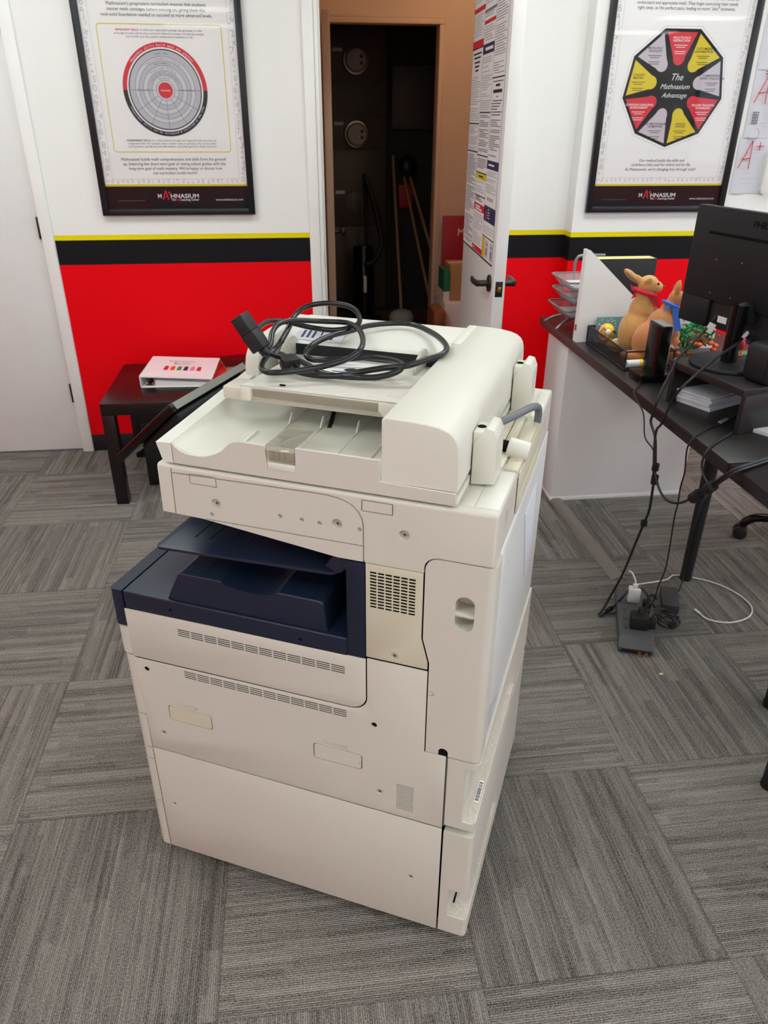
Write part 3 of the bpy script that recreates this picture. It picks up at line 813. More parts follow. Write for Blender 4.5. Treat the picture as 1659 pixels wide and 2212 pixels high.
for s_, xa, xb, z in (("As a child advances through each dependent skill, they also use", -.534, -.272, 1.3745), ("independent skills. For example, when a student works on grouping, they can also refine", -.632, -.274, 1.3632), ("word problems, identify even and odd numbers, name basic geometric shapes and more.", -.634, -.272, 1.352)):
    pl.text('ink_grey', s_, X((xa + xb) / 2), Z(z), width=xb - xa)
for s_, xa, xb, z in (("Mathnasium builds math comprehension and skills from the ground", -.669, -.2405, 1.302), ("up, balancing the short-term goal of raising school grades with the", -.664, -.242, 1.2845), ("long-term goal of math mastery. We're happy to discuss how", -.642, -.258, 1.267), ("our curriculum model works!", -.546, -.364, 1.2497)):
    pl.text('ink_black', s_, X((xa + xb) / 2), Z(z), width=xb - xa)
C = (X(-.4563), Z(1.5597))
pl.ring('ink_red', C, .1495, .1665, 0, 180, .0004); pl.ring('ink_black', C, .1495, .1665, 180, 360, .0004)
pl.ring('ink_white', C, .144, .1495, h=.0004); pl.ring('ink_black', C, .1395, .1435, h=.0005)
radii = [.1395, .118, .103, .086, .069, .0525, .036]
cols = ['ink_silver', 'ink_silver_light', 'ink_silver', 'ink_silver_light', 'ink_silver', 'ink_silver_light']
for k in range(6):
    pl.ring(cols[k], C, radii[k + 1], radii[k], h=.0004); pl.ring('ink_grey', C, radii[k + 1] - .0008, radii[k + 1] + .0008, h=.0006)
pl.ring('ink_silver_light', C, .0, .036, h=.0004); pl.ring('ink_red', C, 0, .0285, h=.0006)
for a in (180, 212, 240, 270, 300, 330, 360):
    t = math.radians(a); pl.line('ink_grey', (C[0] + .036 * math.cos(t), C[1] + .036 * math.sin(t)), (C[0] + .139 * math.cos(t), C[1] + .139 * math.sin(t)), .0016, .0006)
pl.arctext('ink_white', 'Dependent skills build upon one another', C, .1535, 90, .0085)
pl.arctext('ink_white', 'Independent skills can be introduced & revisited at any time', C, .1535, 270, .0075, inward=True)
for s_, r in (('Higher Math', .126), ('Algebra & Geometric Thinking', .108), ('Real Numbers', .092), ('Proportional Thinking', .075), ('Fraction Skills & Concepts', .058), ('Grouping', .0415)):
    pl.arctext('ink_black', s_, C, r, 90, .0062)
pl.text('ink_white', 'Counting', C[0], C[1] - .003, width=.036, h=.0009)
pl.text('ink_black', 'Wholes & Parts', C[0] - .085, C[1] - .0025, width=.055, h=.0009); pl.text('ink_black', 'Word Problems', C[0] + .087, C[1] - .0025, width=.055, h=.0009)
for k, s_ in enumerate(('Algebra', 'Numbers', 'Shapes', 'Logic')): 
    t = math.radians(226 + 30 * k)
for k in range(22):
    t = math.radians(8 + k * 16.4); r = (radii[k % 5] + radii[k % 5 + 1]) / 2
    pl.text('ink_white', '<' if math.cos(t) < 0 else '>', C[0] + r * math.cos(t), C[1] + r * math.sin(t), height=.006, h=.0008)
NM = dict(ink_black='black_lettering', ink_grey='small_print', ink_pale='number_border', ink_yellow='yellow_lines', ink_red='red_print', ink_white='white_lettering', poster_black='footer_band', ink_silver='grey_ring', ink_silver_light='pale_ring', ink_lilac='grey_wedges', ink_navy='navy_print')
pl.finish(o, NM)

o, pl, X, Z = frame_poster('black-framed poster with a nine-sided wheel of red, yellow and grey wedges', 1.337, 1.988, 1.093, 2.00, YR)
for s_, xa, xb, z in (("transformed how children", 1.715, 1.879, 1.8945), ("understand and appreciate math. They begin exercising their minds", 1.449, 1.879, 1.877), ('right away, at the perfect pace, leading to more "aha!" moments.', 1.453, 1.871, 1.860)):
    pl.text('ink_black', s_, X((xa + xb) / 2), Z(z), width=xb - xa)
C = (X(1.6615), Z(1.5835)); R9 = .2255
def pv(k, r): 
    t = math.radians(110 - 40 * k); return (C[0] + r * math.cos(t), C[1] + r * math.sin(t))
pl.poly('ink_silver', [pv(k, R9 + .010) for k in range(9)], .0003); pl.poly('poster_white', [pv(k, R9 + .0085) for k in range(9)], .00035)
pl.poly('poster_black', [pv(k, R9) for k in range(9)], .0004)
segs = [('ink_red', 'FACE-TO-FACE\nINSTRUCTION'), ('ink_yellow', 'CUSTOMIZED\nLEARNING PLAN'), ('ink_lilac', 'COMPREHENSIVE,\nEXPERT EVALUATION'), ('ink_red', 'PROVEN TEACHING\nTECHNIQUES'), ('ink_yellow', 'SCHOOL\nSUPPORT'), ('ink_lilac', 'NO MATHNASIUM\nHOMEWORK'), ('ink_red', 'CONFIDENCE-BUILDING\nENVIRONMENT'), ('ink_yellow', 'CONCEPT\nMASTERY'), ('ink_lilac', 'MATH-ONLY\nSPECIALISTS')]
for k, (ink, s_) in enumerate(segs):
    mid = math.radians(90 - 40 * k); ap = (R9 - .012) * math.cos(math.radians(20))
    rad = lambda r, t: (C[0] + r * math.cos(t), C[1] + r * math.sin(t))
    wo = ap * math.tan(math.radians(20)) - .0075
    u = (math.cos(mid), math.sin(mid)); n = (-u[1], u[0])
    q = lambda d, s2: (C[0] + u[0] * d + n[0] * s2, C[1] + u[1] * d + n[1] * s2)
    wi = .026
    pts = [q(ap, wo), q(ap, -wo)] + [q(.112 - wi * math.sin(math.radians(b)) * 1.15, -wi * math.cos(math.radians(b))) for b in range(0, 181, 15)]
    pl.poly(ink, pts, .0006)
    tk = 'ink_white' if ink == 'ink_red' else 'ink_black'
    tx, tz = C[0] + u[0] * .165, C[1] + u[1] * .163
    a_, b_ = s_.split('\n')
    pl.text(tk, a_, tx, tz + .014, height=.0078, h=.0009, bold=.015); pl.text(tk, b_, tx, tz + .0035, height=.0078, h=.0009, bold=.015)
    for i, wl in enumerate((.058, .040, 0, .050, .042)):
        if wl: pl.rect(tk, tx - wl / 2, tx + wl / 2, tz - .010 - .0075 * i, tz - .0078 - .0075 * i, .0009)
pl.text('ink_white', 'The', C[0] + .009, C[1] + .028, height=.025, h=.0009, shear=.35); pl.text('ink_white', 'Mathnasium', C[0] + .004, C[1] - .004, width=.130, h=.0009, shear=.35); pl.text('ink_white', 'Advantage', C[0] + .006, C[1] - .036, width=.112, h=.0009, shear=.35)
for s_, xa, xb, z in (("Our method builds the skills and", 1.555, 1.763, 1.300), ("confidence kids need for school and for life.", 1.522, 1.797, 1.283), ("At Mathnasium, we're changing lives through math!", 1.496, 1.8236, 1.2645)):
    pl.text('ink_black', s_, X((xa + xb) / 2), Z(z), width=xb - xa)
pl.finish(o, NM)

# graded work sheets pinned on the wall at the right edge
def sheet(label, x0, x1, z0, z1, y, grade=None, mat='paper_grey', rot=0.0):
    o = thing('graded_worksheet', label, 'paper', ((x0 + x1) / 2, y, z0), 0, 'graded worksheets on the wall')
    wd, ht = x1 - x0, z1 - z0
    mb = MB()
    mb.sheet([[Vector((-wd / 2 + wd * i / 6, -.002 - .006 * (1 - j / 4) * (.4 + .6 * math.sin(i * 1.3)) ** 2, ht * j / 4)) for j in range(5)] for i in range(7)], .0006)
    mb.build('sheet', mat, o)
    pl = Plane2D((0, -.0105, 0), (1, 0, 0), (0, 0, 1), (0, -1, 0))
    return o, pl, wd, ht
def gradeA(pl, a, b, s_, plus=True):
    pl.line('ink_red', (a, b), (a + .42 * s_, b + s_), .004); pl.line('ink_red', (a + .42 * s_, b + s_), (a + .45 * s_, b - .03 * s_), .004); pl.line('ink_red', (a + .10 * s_, b + .32 * s_), (a + .44 * s_, b + .36 * s_), .004)
    if plus: pl.line('ink_red', (a + .62 * s_, b + .78 * s_), (a + .92 * s_, b + .80 * s_), .004); pl.line('ink_red', (a + .77 * s_, b + .64 * s_), (a + .75 * s_, b + .94 * s_), .004)
def scribble(pl, x0, x1, z1, z0, n):
    for k in range(n):
        z = z1 + (z0 - z1) * k / n; a = x0 + random.random() * .02
        pl.rect('ink_silver', a, a + random.uniform(.03, x1 - x0 - .02), z, z + .0022)
o, pl, wd, ht = sheet('pale worksheet with a large red A plus, lowest on the right wall', 2.012, 2.172, 1.168, 1.40, YR)
gradeA(pl, -wd / 2 + .010, .105, .112); scribble(pl, -.06, .07, .21, .02, 9); pl.finish(o, dict(ink_red='red_grade', ink_grey='pencil_work', ink_silver='pencil_work'))
o, pl, wd, ht = sheet('pale worksheet with a red A plus above the lowest graded sheet', 2.022, 2.20, 1.395, 1.66, YR - .001)
gradeA(pl, -wd / 2 + .012, .135, .115); scribble(pl, -.06, .08, .20, .12, 6)
for i in range(3):
    for j in range(5): pl.rect('ink_grey', -.07 + .010 * i, -.062 + .010 * i, .055 + .010 * j, .062 + .010 * j)
scribble(pl, -.03, .08, .11, .03, 6); pl.ring('ink_grey', (-.05, .015), .026, .0275, 200, 420)
pl.line('ink_black', (-.05, .252), (.06, .255), .003); pl.line('ink_black', (-.05, .244), (.06, .247), .003)
pl.finish(o, dict(ink_red='red_grade', ink_grey='pencil_work', ink_silver='pencil_work', ink_black='ruled_lines'))
o, pl, wd, ht = sheet('bluish grey worksheet topmost at the right picture edge', 2.020, 2.22, 1.655, 1.93, YR, mat='paper_grey')
scribble(pl, -.06, .09, .25, .03, 12); pl.finish(o, dict(ink_grey='pencil_work', ink_silver='pencil_work'))
o, pl, wd, ht = sheet('narrow printed worksheet right of the lowest graded sheet', 2.150, 2.33, 1.19, 1.42, YR - .0005, mat='paper')
scribble(pl, -.08, .08, .22, .02, 16); pl.finish(o, dict(ink_silver='printed_text'))
o = thing('wall_hook', 'white rounded plastic hook on the wall beside the worksheets', 'hook', (2.170, YR - .013, 1.165))
MB().prism([(p[0], p[1]) for p in rr(-.022, .022, 0, .19, .021)], -.012, .012, 'y', .006).build('hook_body', 'white_plastic', o)

# ================================================================ side table with binder
st = thing('side_table', 'small square black-brown side table against the red wall', 'table', (-.779, 2.957, 0))
MB().box(0, .55, 0, .55, .40, .45, .0015).build('tabletop', 'table_brown', st)
for x in (0, .50):
    for y in (0, .50): MB().box(x, x + .05, y, y + .05, 0, .3995, .001).build('leg', 'table_brown', st)
bd = thing('ring_binder', 'white ring binder with a pink cover sheet lying on the black side table', 'binder', (-.492, 3.285, .4505), math.radians(-3))
mb = MB(); mb.box(-.145, .16, -.145, -.142, 0, .004); 
MB().box(-.145, .150, -.145, .145, 0, .003, .001).build('back_cover', 'white_plastic', bd)
MB().raw([(-.145, -.145, .046), (.152, -.142, .030), (.152, .145, .036), (-.145, .145, .050), (-.145, -.145, .049), (.152, -.142, .033), (.152, .145, .039), (-.145, .145, .053)], [(3, 2, 1, 0), (4, 5, 6, 7), (0, 1, 5, 4), (1, 2, 6, 5), (2, 3, 7, 6), (3, 0, 4, 7)]).build('front_cover', 'white_plastic', bd)
MB().box(-.148, -.144, -.145, .145, 0, .052, .001).build('spine', 'white_plastic', bd)
MB().raw([(-.135, -.135, .0492), (.142, -.133, .0345), (.142, .138, .0403), (-.135, .138, .0537)], [(0, 1, 2, 3)]).build('cover_sheet', 'pink_paper', bd)
MB().prism([(-.09, .003), (.14, .003), (.14, .012), (-.09, .026)], -.125, .13, 'y').build('pages', 'paper', bd)
rg = MB()
for y in (-.11, 0, .11): rg.tube([(-.115 + .02 * math.cos(t), y, .022 + .018 * math.sin(t)) for t in [k * PI / 6 for k in range(12)]], .002, 6, 2, closed=True)
rg.box(-.128, -.10, -.13, .13, .003, .006); rg.build('ring_mechanism', 'steel', bd)
pn = Vector((-.0164 * .286, 0, 0)); 
ex = Vector((.277, .002, -.0147)); ey = Vector((0, .273, .0045)); nn = ex.cross(ey).normalized()
pl = Plane2D(Vector((.0035, .002, .0446)), ex, ey, nn)
pl.text('ink_grey', 'Instructor', -.005, .062, height=.020, h=.0012); pl.text('ink_grey', 'Binder', .0, .030, height=.020, h=.0012)
for i, ink in enumerate(('ink_red', 'toy_orange', 'toy_green', 'ink_navy', 'toy_pink', 'ink_red')):
    x = -.07 + .028 * i; pl.rect(ink, x, x + .018, -.052, -.014, .0012); pl.ring(ink, (x + .009, -.006), 0, .009, h=.0012, n=14)
pl.finish(bd, dict(ink_grey='title_lettering', ink_red='coloured_figures', toy_orange='coloured_figures', toy_green='coloured_figures', ink_navy='coloured_figures', toy_pink='coloured_figures'))
fo = single(MB().box(-.05, .09, -.15, .14, 0, .006, .001), 'folder', 'red_card', (-.345, 3.33, .4506), 'flat red folder under the right side of the binder on the side table', 'folder')
fo = thing('notebook', 'dark brown notebook lying at the far right corner of the side table', 'notebook', (-.265, 3.42, .4506), math.radians(14))
MB().box(-.06, .075, -.09, .08, 0, .003, .001).box(-.06, .075, -.09, .08, .026, .029, .001).build('cover', 'table_brown', fo); MB().box(-.055, .073, -.085, .078, .003, .026).build('pages', 'kraft', fo)

bx = thing('storage_box', 'black storage box standing on the carpet under the side table', 'box', (-.46, 3.30, .0005))
MB().box(-.21, .20, -.17, .22, 0, .30, .006).build('box_body', 'black_matte', bx); MB().box(-.215, .205, -.175, .225, .300, .34, .006).build('box_lid', 'black_matte', bx)

# ================================================================ the copier
PR = thing('multifunction_printer', 'large off-white office photocopier with navy output trays in the middle of the carpet', 'photocopier', (-.3298, 1.1801, 0), -.4453)
D_ = .575
# dark inner carcass, visible only as joints
MB().box(.003, .6125, .0036, D_ - .006, .045, .672).box(.472, .5655, .0042, D_ - .006, .66, .890).build('inner_frame', 'gap_dark', PR)
for x, y in ((.07, .08), (.60, .08), (.07, .50), (.60, .50)):
    c_ = MB().cyl((x - .012, y, .024), (x + .012, y, .024), .024, n=20, bev=.003).build('caster', 'black_rubber', PR)
    MB().box(x - .018, x + .018, y - .02, y + .02, .036, .045, .002).build('caster_fork', 'steel', c_)

def slots(mb, u0, u1, z0, z1, rows, cols, hs=.55, slope0=0.0, depth=.0215, gap=.0022):
    mb.box(u0 - .002, u1 + .002, .0011, .030, z0 - .001, z1 + .001)
    for r in range(rows):
        zc = z0 + (z1 - z0) * (r + .5) / rows; h = (z1 - z0) / rows * hs
        for k in range(cols):
            a = u0 + (u1 - u0) * k / cols + gap / 2; b = u0 + (u1 - u0) * (k + 1) / cols - gap / 2
            mb.box(a, b, -.01, depth, zc - h / 2 + slope0 * (a - u0), zc + h / 2 + slope0 * (a - u0))
    return mb
def groove(mb, P, wd=.0016, dp=.0045, v=0.0, closed=False):
    n = len(P)
    for i in range(n if closed else n - 1):
        a = Vector(P[i]); b = Vector(P[(i + 1) % n]); d = (b - a)
        if d.length < 1e-6: continue
        d.normalize(); nn = Vector((-d.y, d.x)) * wd / 2; e = d * wd * .45
        mb.prism([tuple(a - e + nn), tuple(a - e - nn), tuple(b + e - nn), tuple(b + e + nn)], v - .01, v + dp, 'y')
    return mb
def hole(mb, u, z, r, dp=.006): return mb.cyl((u, -.01, z), (u, dp, z), r, n=20)
def screw(par, u, z, r=.0042, d=.0014):
    s_ = MB().cyl((u, .006, z), (u, d, z), r, r * .85, 18, .0006)
    o = s_.build('screw', 'screw_zinc', par)
    MB().cyl((u, d + .0008, z), (u, d + .0012, z), r * 1.75, n=20).build('screw_seat', 'plastic_recess', o)
    MB().box(u - r * .55, u + r * .55, d - .0004, d + .0006, z - .0005, z + .0005).box(u - .0005, u + .0005, d - .0004, d + .0006, z - r * .55, z + r * .55).build('screw_slot', 'gap_dark', o)

# bottom panel
p = MB().prism([(.0032, .034), (.6135, .034), (.6135, .3245), (.0032, .3285)], 0, .0026, 'y', .0008).build('bottom_side_panel', 'plastic_side_shaded', PR)
cm = MB()
for u, z in ((.0313, .174), (.5579, .1677)): hole(cm, u, z, .0062)
cut(p, cm)
for u, z in ((.0313, .174), (.5579, .1677)): screw(p, u, z)
# middle panel
pts = [(.0030, .3308), (.6135, .3278), (.6135, .5045), (.5745, .5045), (.5745, .6805), (.4705, .6805)] + arc(.440, .5950, .0305, 0, -90, 8)[0:] + [(-.0015, .5605)]
p = MB().prism(pts, 0, .0026, 'y', .0008).build('middle_side_panel', 'plastic_side_shaded', PR)
cm = slots(MB(), .1055, .433, .5385, .5565, 4, 12, .58)
slots(cm, .5245, .5592, .3458, .4105, 17, 1, .48, depth=.0205)
for u, z, r in ((.0230, .5382, .0058), (.0366, .3799, .0068), (.4831, .538, .0055), (.4937, .3781, .0068)): hole(cm, u, z, r)
for x0 in (.0585, .3655):
    groove(cm, rr(x0, x0 + .0940, .4225, .4582, .006, 3), .0018, closed=True)
    cm.box(x0 + .0865, x0 + .0925, -.01, .004, .4285, .4445)
    groove(cm, [(x0 + .018, .4645), (x0 + .066, .4645)], .0018, .002); groove(cm, [(x0 + .018, .4685), (x0 + .066, .4685)], .0018, .002)
groove(cm, [(.5765, .6255), (.5765, .6375)], .001)
cut(p, cm)
for u, z in ((.0366, .3799), (.4937, .3781)): screw(p, u, z, .0046)
for i, x0 in enumerate((.0585, .3655)):
    o = MB().prism(rr(x0 + .0012, x0 + .0928, .4237, .4570, .005, 3), -.0004, .0004, 'y').build('access_cover', 'plastic_yellowed' if i == 0 else 'plastic_side_shaded', p)
    MB().box(x0 + .0880, x0 + .0915, -.0008, .001, .432, .441, .0003).build('latch', 'plastic_yellowed', o)
# upper panel under the navy tray
pts = [(-.0025, .5640), (.440, .5670)] + arc(.440, .5955, .0282, -90, 0, 8)[1:] + [(.4682, .6785), (-.0045, .6732)]
p = MB().prism(pts, 0, .0026, 'y', .0008).build('upper_side_panel', 'plastic_side_shaded', PR)
cut(p, slots(MB(), .1047, .4318, .6362, .6535, 4, 12, .58))
# vent panel
p = MB().prism([(.4692, .6840), (.5738, .6840), (.5738, .6985), (.5622, .7440), (.5622, .8660), (.4692, .8660)], 0.0006, .0026, 'y', .0008).build('vent_panel', 'plastic_yellowed', PR)
cm = slots(MB(), .4755, .5515, .7840, .8535, 12, 6, .56); hole(cm, .5184, .6985, .0068); cut(p, cm); screw(p, .5184, .6985, .005)
# rear corner door
pts = [(.5768, .5065), (.6720, .5065), (.6720, .8945), (.5850, .8945)] + arc(.5850, .8745, .0200, 90, 180, 6)[1:] + [(.5650, .7445), (.5768, .6990)]
def rear_edge(e):
    a, b = e.verts[0].co, e.verts[1].co
    return a.x > .6715 and b.x > .6715 and abs(a.y) < 1e-5 and abs(b.y) < 1e-5
p = MB().prism(pts, 0, .046, 'y', .013, 5, pick=rear_edge).build('rear_door', 'plastic_side_shaded', PR)
cm = MB().prism(rr(.6140, .6440, .7735, .8375, .0149, 8), -.01, .034, 'y')
cm.prism(arc(.6076, .514, .0085, 0, 180, 8) + [(.5991, .49), (.6161, .49)], -.01, .06, 'y')
groove(cm, [(.5765, .640), (.583, .640)] + arc(.583, .6365, .0035, 90, -90, 5) + [(.5765, .633)], .0012)
cut(p, cm)
MB().prism([(.6135, .7990), (.6445, .7990), (.6445, .8065), (.6370, .8040), (.6210, .8040), (.6135, .8065)], .0010, .0335, 'y', .001).build('latch_handle', 'plastic_side_shaded', p)
MB().box(.5995, .6155, .03, .045, .5045, .522, .001).build('latch_tab', 'plastic_recess', p)
# rear face covers (the narrow side, its brightness put into a lighter plastic)
rp = MB().box(.640, .6695, .0485, D_, .5065, .8945, .0015).build('rear_panel', 'plastic_rear_lit', PR)
cm = MB()
for v in (.10, .47): cm.box(.668, .68, v, v + .012, .845, .875)
cut(rp, cm)
MB().prism([(.30, .835), (.44, .835), (.47, .64), (.40, .64)], .6696, .6712, 'x', .0005).build('foam_pad', 'paper_grey', rp)
MB().raw([(.6698, .075, .515), (.6698, .075, .57), (.6698, .19, .515)], [(0, 1, 2)]).box(.6695, .6702, .075, .30, .512, .516).build('film_sticker', 'ink_silver', rp)
# middle rear corner piece with recessed grip
def col_edge(e):
    a, b = e.verts[0].co, e.verts[1].co
    return a.x > .6715 and b.x > .6715 and abs(a.y) < 1e-5 and abs(b.y) < 1e-5
p = MB().box(.6172, .6735, 0, D_, .3385, .5030, .010, 4, pick=col_edge).build('rear_corner_upper', 'plastic_side_shaded', PR)
cm = MB().prism([(.6475, -.02), (.70, -.02), (.70, .40), (.6650, .40)], .3570, .4885, 'z'); cut(p, cm)
MB().prism([(.6480, .004), (.6715, .004), (.6715, .36), (.6640, .36)], .3565, .3580, 'z').build('grip_floor', 'plastic_dusty', p)
MB().box(.6590, .6690, .050, .105, .3580, .3586).build('serial_label', 'paper', p)
bc = MB(); rnd = random.Random(5); y = .055
while y < .10: bc.box(.6605, .6675, y, y + rnd.choice((.0008, .0014, .002)), .3586, .3589); y += .0038
bc.build('barcode', 'ink_black', p)
MB().box(.6480, .6500, .006, .05, .40, .488, .0006).build('grip_rib', 'plastic_pale', p)
# lower rear corner piece with recessed grip
p = MB().box(.6172, .6728, 0, D_, .0355, .3195, .010, 4, pick=col_edge).build('rear_corner_lower', 'plastic_side_shaded', PR)
cm = MB().prism([(.6322, -.02), (.70, -.02), (.70, .30), (.6600, .30)], .0850, .1640, 'z'); cut(p, cm)
MB().prism([(.6327, .004), (.6708, .004), (.6708, .26), (.6590, .26)], .0845, .0862, 'z').build('grip_floor', 'plastic_dusty', p)
MB().box(.6385, .6420, .030, .085, .0863, .0868).build('grip_slot', 'gap_dark', p)
# joint hardware in the vertical gap
o = MB().box(.6140, .6165, .004, .012, .33, .50).build('joint_strip', 'steel', PR)
# front cover edge (left), rounded, split by drawers
fe = [(.0345, .1705), (.1735, .2925), (.2955, .3255), (.3285, .4150), (.4185, .5650), (.568, .632)]
names = ['bottom_drawer_front', 'drawer_front', 'drawer_gap_strip', 'drawer_front', 'drawer_front', 'front_cover']
for (z0, z1), nme in zip(fe, names):
    def le(e):
        a, b = e.verts[0].co, e.verts[1].co
        return a.x < -.02 and b.x < -.02 and abs(a.x - b.x) < 1e-5 and abs(a.y - b.y) < 1e-5
    MB().box(-.0240 - (.004 if z0 > .5 else 0), .0010, 0.0005, D_, z0, z1 - .0022, .012, 4, pick=le).build(nme, 'plastic_side_shaded', PR)
# navy front corner and lower output tray
def le2(e):
    a, b = e.verts[0].co, e.verts[1].co
    return a.x < -.02 and b.x < -.02 and abs(a.x - b.x) < 1e-5 and abs(a.y - b.y) < 1e-5
p = MB().box(-.0285, -.0022, 0, D_, .634, .7125, .008, 3, pick=le2).build('front_corner_cover', 'navy', PR)
cm = MB()
for k in range(9): cm.box(-.04, -.0262, .012, .05, .641 + .0055 * k, .6437 + .0055 * k)
cut(p, cm)
tr_ = MB().box(-.0005, .4362, 0, D_, .6755, .7125, .003, 3).build('output_tray', 'navy', PR)
cm = MB(); hole(cm, .0975, .6925, .0032); hole(cm, .3510, .6905, .0032); cut(tr_, cm)
# raised hump of the tray with the paper dip
hp = MB().prism([(.0915, .712), (.1205, .7705), (.1260, .7735), (.3880, .7735), (.3945, .7690), (.3985, .712)], .004, .30, 'y', .004, 3).build('tray_hump', 'navy', tr_)
cm2 = MB().prism([(.2040, .800)] + [(.2590 + .0545 * math.cos(t), .7755 + .0135 * math.sin(t)) for t in [PI + k * PI / 14 for k in range(15)]] + [(.3140, .800)], -.02, .16, 'y')
cut(hp, cm2)
for u in (.165, .335, .37): MB().box(u - .0012, u + .0012, .02, .28, .7733, .7742).build('paper_rib', 'navy_dark', hp)
# upper output tray plate, sloping
def shear(z0, k): return Matrix(((1, 0, 0, 0), (0, 1, 0, 0), (k, 0, 1, z0), (0, 0, 0, 1)))
ut = MB().prism(rr(.0820, .4180, .004, .47, .012, 4), -.006, .0, 'z', .002, 2, M=shear(.8165, .042)).build('upper_output_tray', 'navy', PR)
for u in (.135, .165, .20, .235): MB().box(u - .0012, u + .0012, .05, .40, .0, .0012, M=shear(.8165, .042)).build('paper_rib', 'navy_dark', ut)
MB().prism([(.418, .835)] + arc(.418, .850, .0155, -90, 0, 5) + [(.4335, .8665), (.4225, .8665), (.40, .845)], .004, .30, 'y', .001).build('tray_end', 'navy', ut)
# navy upright frame beside the vent panel and the dark throat behind
MB().prism([(.4364, .6790), (.4680, .6795), (.4680, .8640), (.4250, .8640), (.4300, .8560), (.4362, .8450)], 0, .05, 'y', .0015).build('tray_frame', 'navy', PR)
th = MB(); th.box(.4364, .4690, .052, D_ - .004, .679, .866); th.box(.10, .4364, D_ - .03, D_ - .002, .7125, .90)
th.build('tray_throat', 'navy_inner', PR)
# scanner body
pts = [(.1145, .8958), (.1900, .8940), (.4230, .8675), (.5630, .8675)] + arc(.5850, .8745, .0224, 180, 90, 6) + [(.6680, .8970), (.6680, .9825), (.1160, .9825)]
def se(e):
    a, b = e.verts[0].co, e.verts[1].co
    v = a.x > .667 and b.x > .667 and abs(a.y) < 1e-5 and abs(b.y) < 1e-5
    t = abs(a.z - .9825) < 1e-5 and abs(b.z - .9825) < 1e-5 and abs(a.y) < 1e-5 and abs(b.y) < 1e-5
    r_ = abs(a.z - .9825) < 1e-5 and abs(b.z - .9825) < 1e-5 and a.x > .667 and b.x > .667
    return v or t or r_
sc = MB().prism(pts, 0, D_, 'y', .0055, 4, pick=se).build('scanner_body', 'plastic_side_shaded', PR)
cm = MB()
groove(cm, [(.1405, .9765), (.1385, .8920)], .0020)
groove(cm, [(.1410, .9695), (.3900, .9735), (.4080, .9733), (.4240, .9715), (.4380, .9680), (.4500, .9620), (.4590, .9530), (.4645, .9420), (.4664, .9290), (.4664, .8600)], .0022)
groove(cm, [(.1950, .8945), (.4664, .8955)], .0020)
groove(cm, rr(.1731, .2205, .9557, .9725, .0015, 2), .0015, closed=True)
groove(cm, rr(.4642, .5124, .9564, .9743, .0015, 2), .0018, closed=True)
for u, z in ((.2167, .9264), (.4240, .9266), (.5308, .9262)): hole(cm, u, z, .0088)
for u, z in ((.2068, .9054), (.3287, .9234), (.3656, .9234), (.3950, .9229), (.4607, .9236)): hole(cm, u, z, .0036)
cm.box(.662, .70, .07, .082, .925, .955); cm.box(.662, .70, .49, .502, .925, .955)
cut(sc, cm)
for u, z in ((.2167, .9264), (.4240, .9266), (.5308, .9262)): screw(sc, u, z, .0056, .0030)
# deck strips on the rear of the scanner
MB().box(.6300, .6655, .0165, .150, .9825, .9835, .0003).build('deck_plate', 'plastic_pale', sc)
MB().box(.6100, .6290, .0165, .085, .9825, .9832, .0003).build('deck_plate', 'plastic', sc)
MB().box(.6470, .6690, .153, .405, .9700, .9865, .002).box(.6690, .6712, .160, .400, .905, .980, .001).build('rear_trim', 'plastic_yellowed', sc)
rb = MB()
for k in range(6): rb.box(.6711, .6722, .17, .39, .908 + .0045 * k, .910 + .0045 * k)
rb.build('rear_louvres', 'plastic_yellowed', sc)
MB().box(.6480, .6655, .408, .56, .9825, .9835, .0003).build('deck_plate', 'plastic_pale', sc)
MB().box(.6100, .6270, .15, .56, .9825, .9870, .001).box(.6290, .6440, .15, .40, .9825, .9905, .002).build('deck_rail', 'plastic_yellowed', sc)
# ---------------- document feeder
af = MB().prism([(.1475, .9870), (.1475, .9872), (.6065, .9872), (.6065, .9990), (.1475, .9990)], .004, .565, 'y').build('feeder_base', 'plastic', PR)
prof = [(.1478, .9870), (.1478, 1.0221), (.1545, 1.0150), (.1620, 1.0096), (.1720, 1.0064), (.1840, 1.0052), (.1960, 1.0052), (.2060, 1.0066), (.2150, 1.0096), (.2250, 1.0136), (.2344, 1.0190), (.2420, 1.0260), (.2490, 1.0330), (.2555, 1.0370), (.2640, 1.0392), (.2775, 1.0400), (.3105, 1.0395), (.3125, 1.0035), (.3590, 1.0025), (.3600, 1.0418), (.4926, 1.0418), (.4926, 1.0083), (.6050, 1.0066), (.6062, .9870)]
MB().prism(prof, 0, .0045, 'y', .0006, 1).build('feeder_side_wall', 'plastic_side_shaded', PR)
# basin: curved sheet rising to the front rim (left) and running back under the input tray
rows = []
for i in range(15):
    v = .0045 + (.50 - .0045) * i / 14
    rim = 1.0215 + .085 * min(v, .30)
    r_ = []
    for u, k in ((.1478, 1.0), (.1530, .70), (.1600, .45), (.1700, .24), (.1820, .10), (.1960, .03), (.2150, .0), (.30, .0), (.40, .0), (.4935, .0)):
        zb = 1.0030 + .010 * (i / 14)
        r_.append((u, v, zb + (rim - zb) * k))
    rows.append(r_)
MB().sheet(rows, .001).build('output_basin', 'plastic', PR)
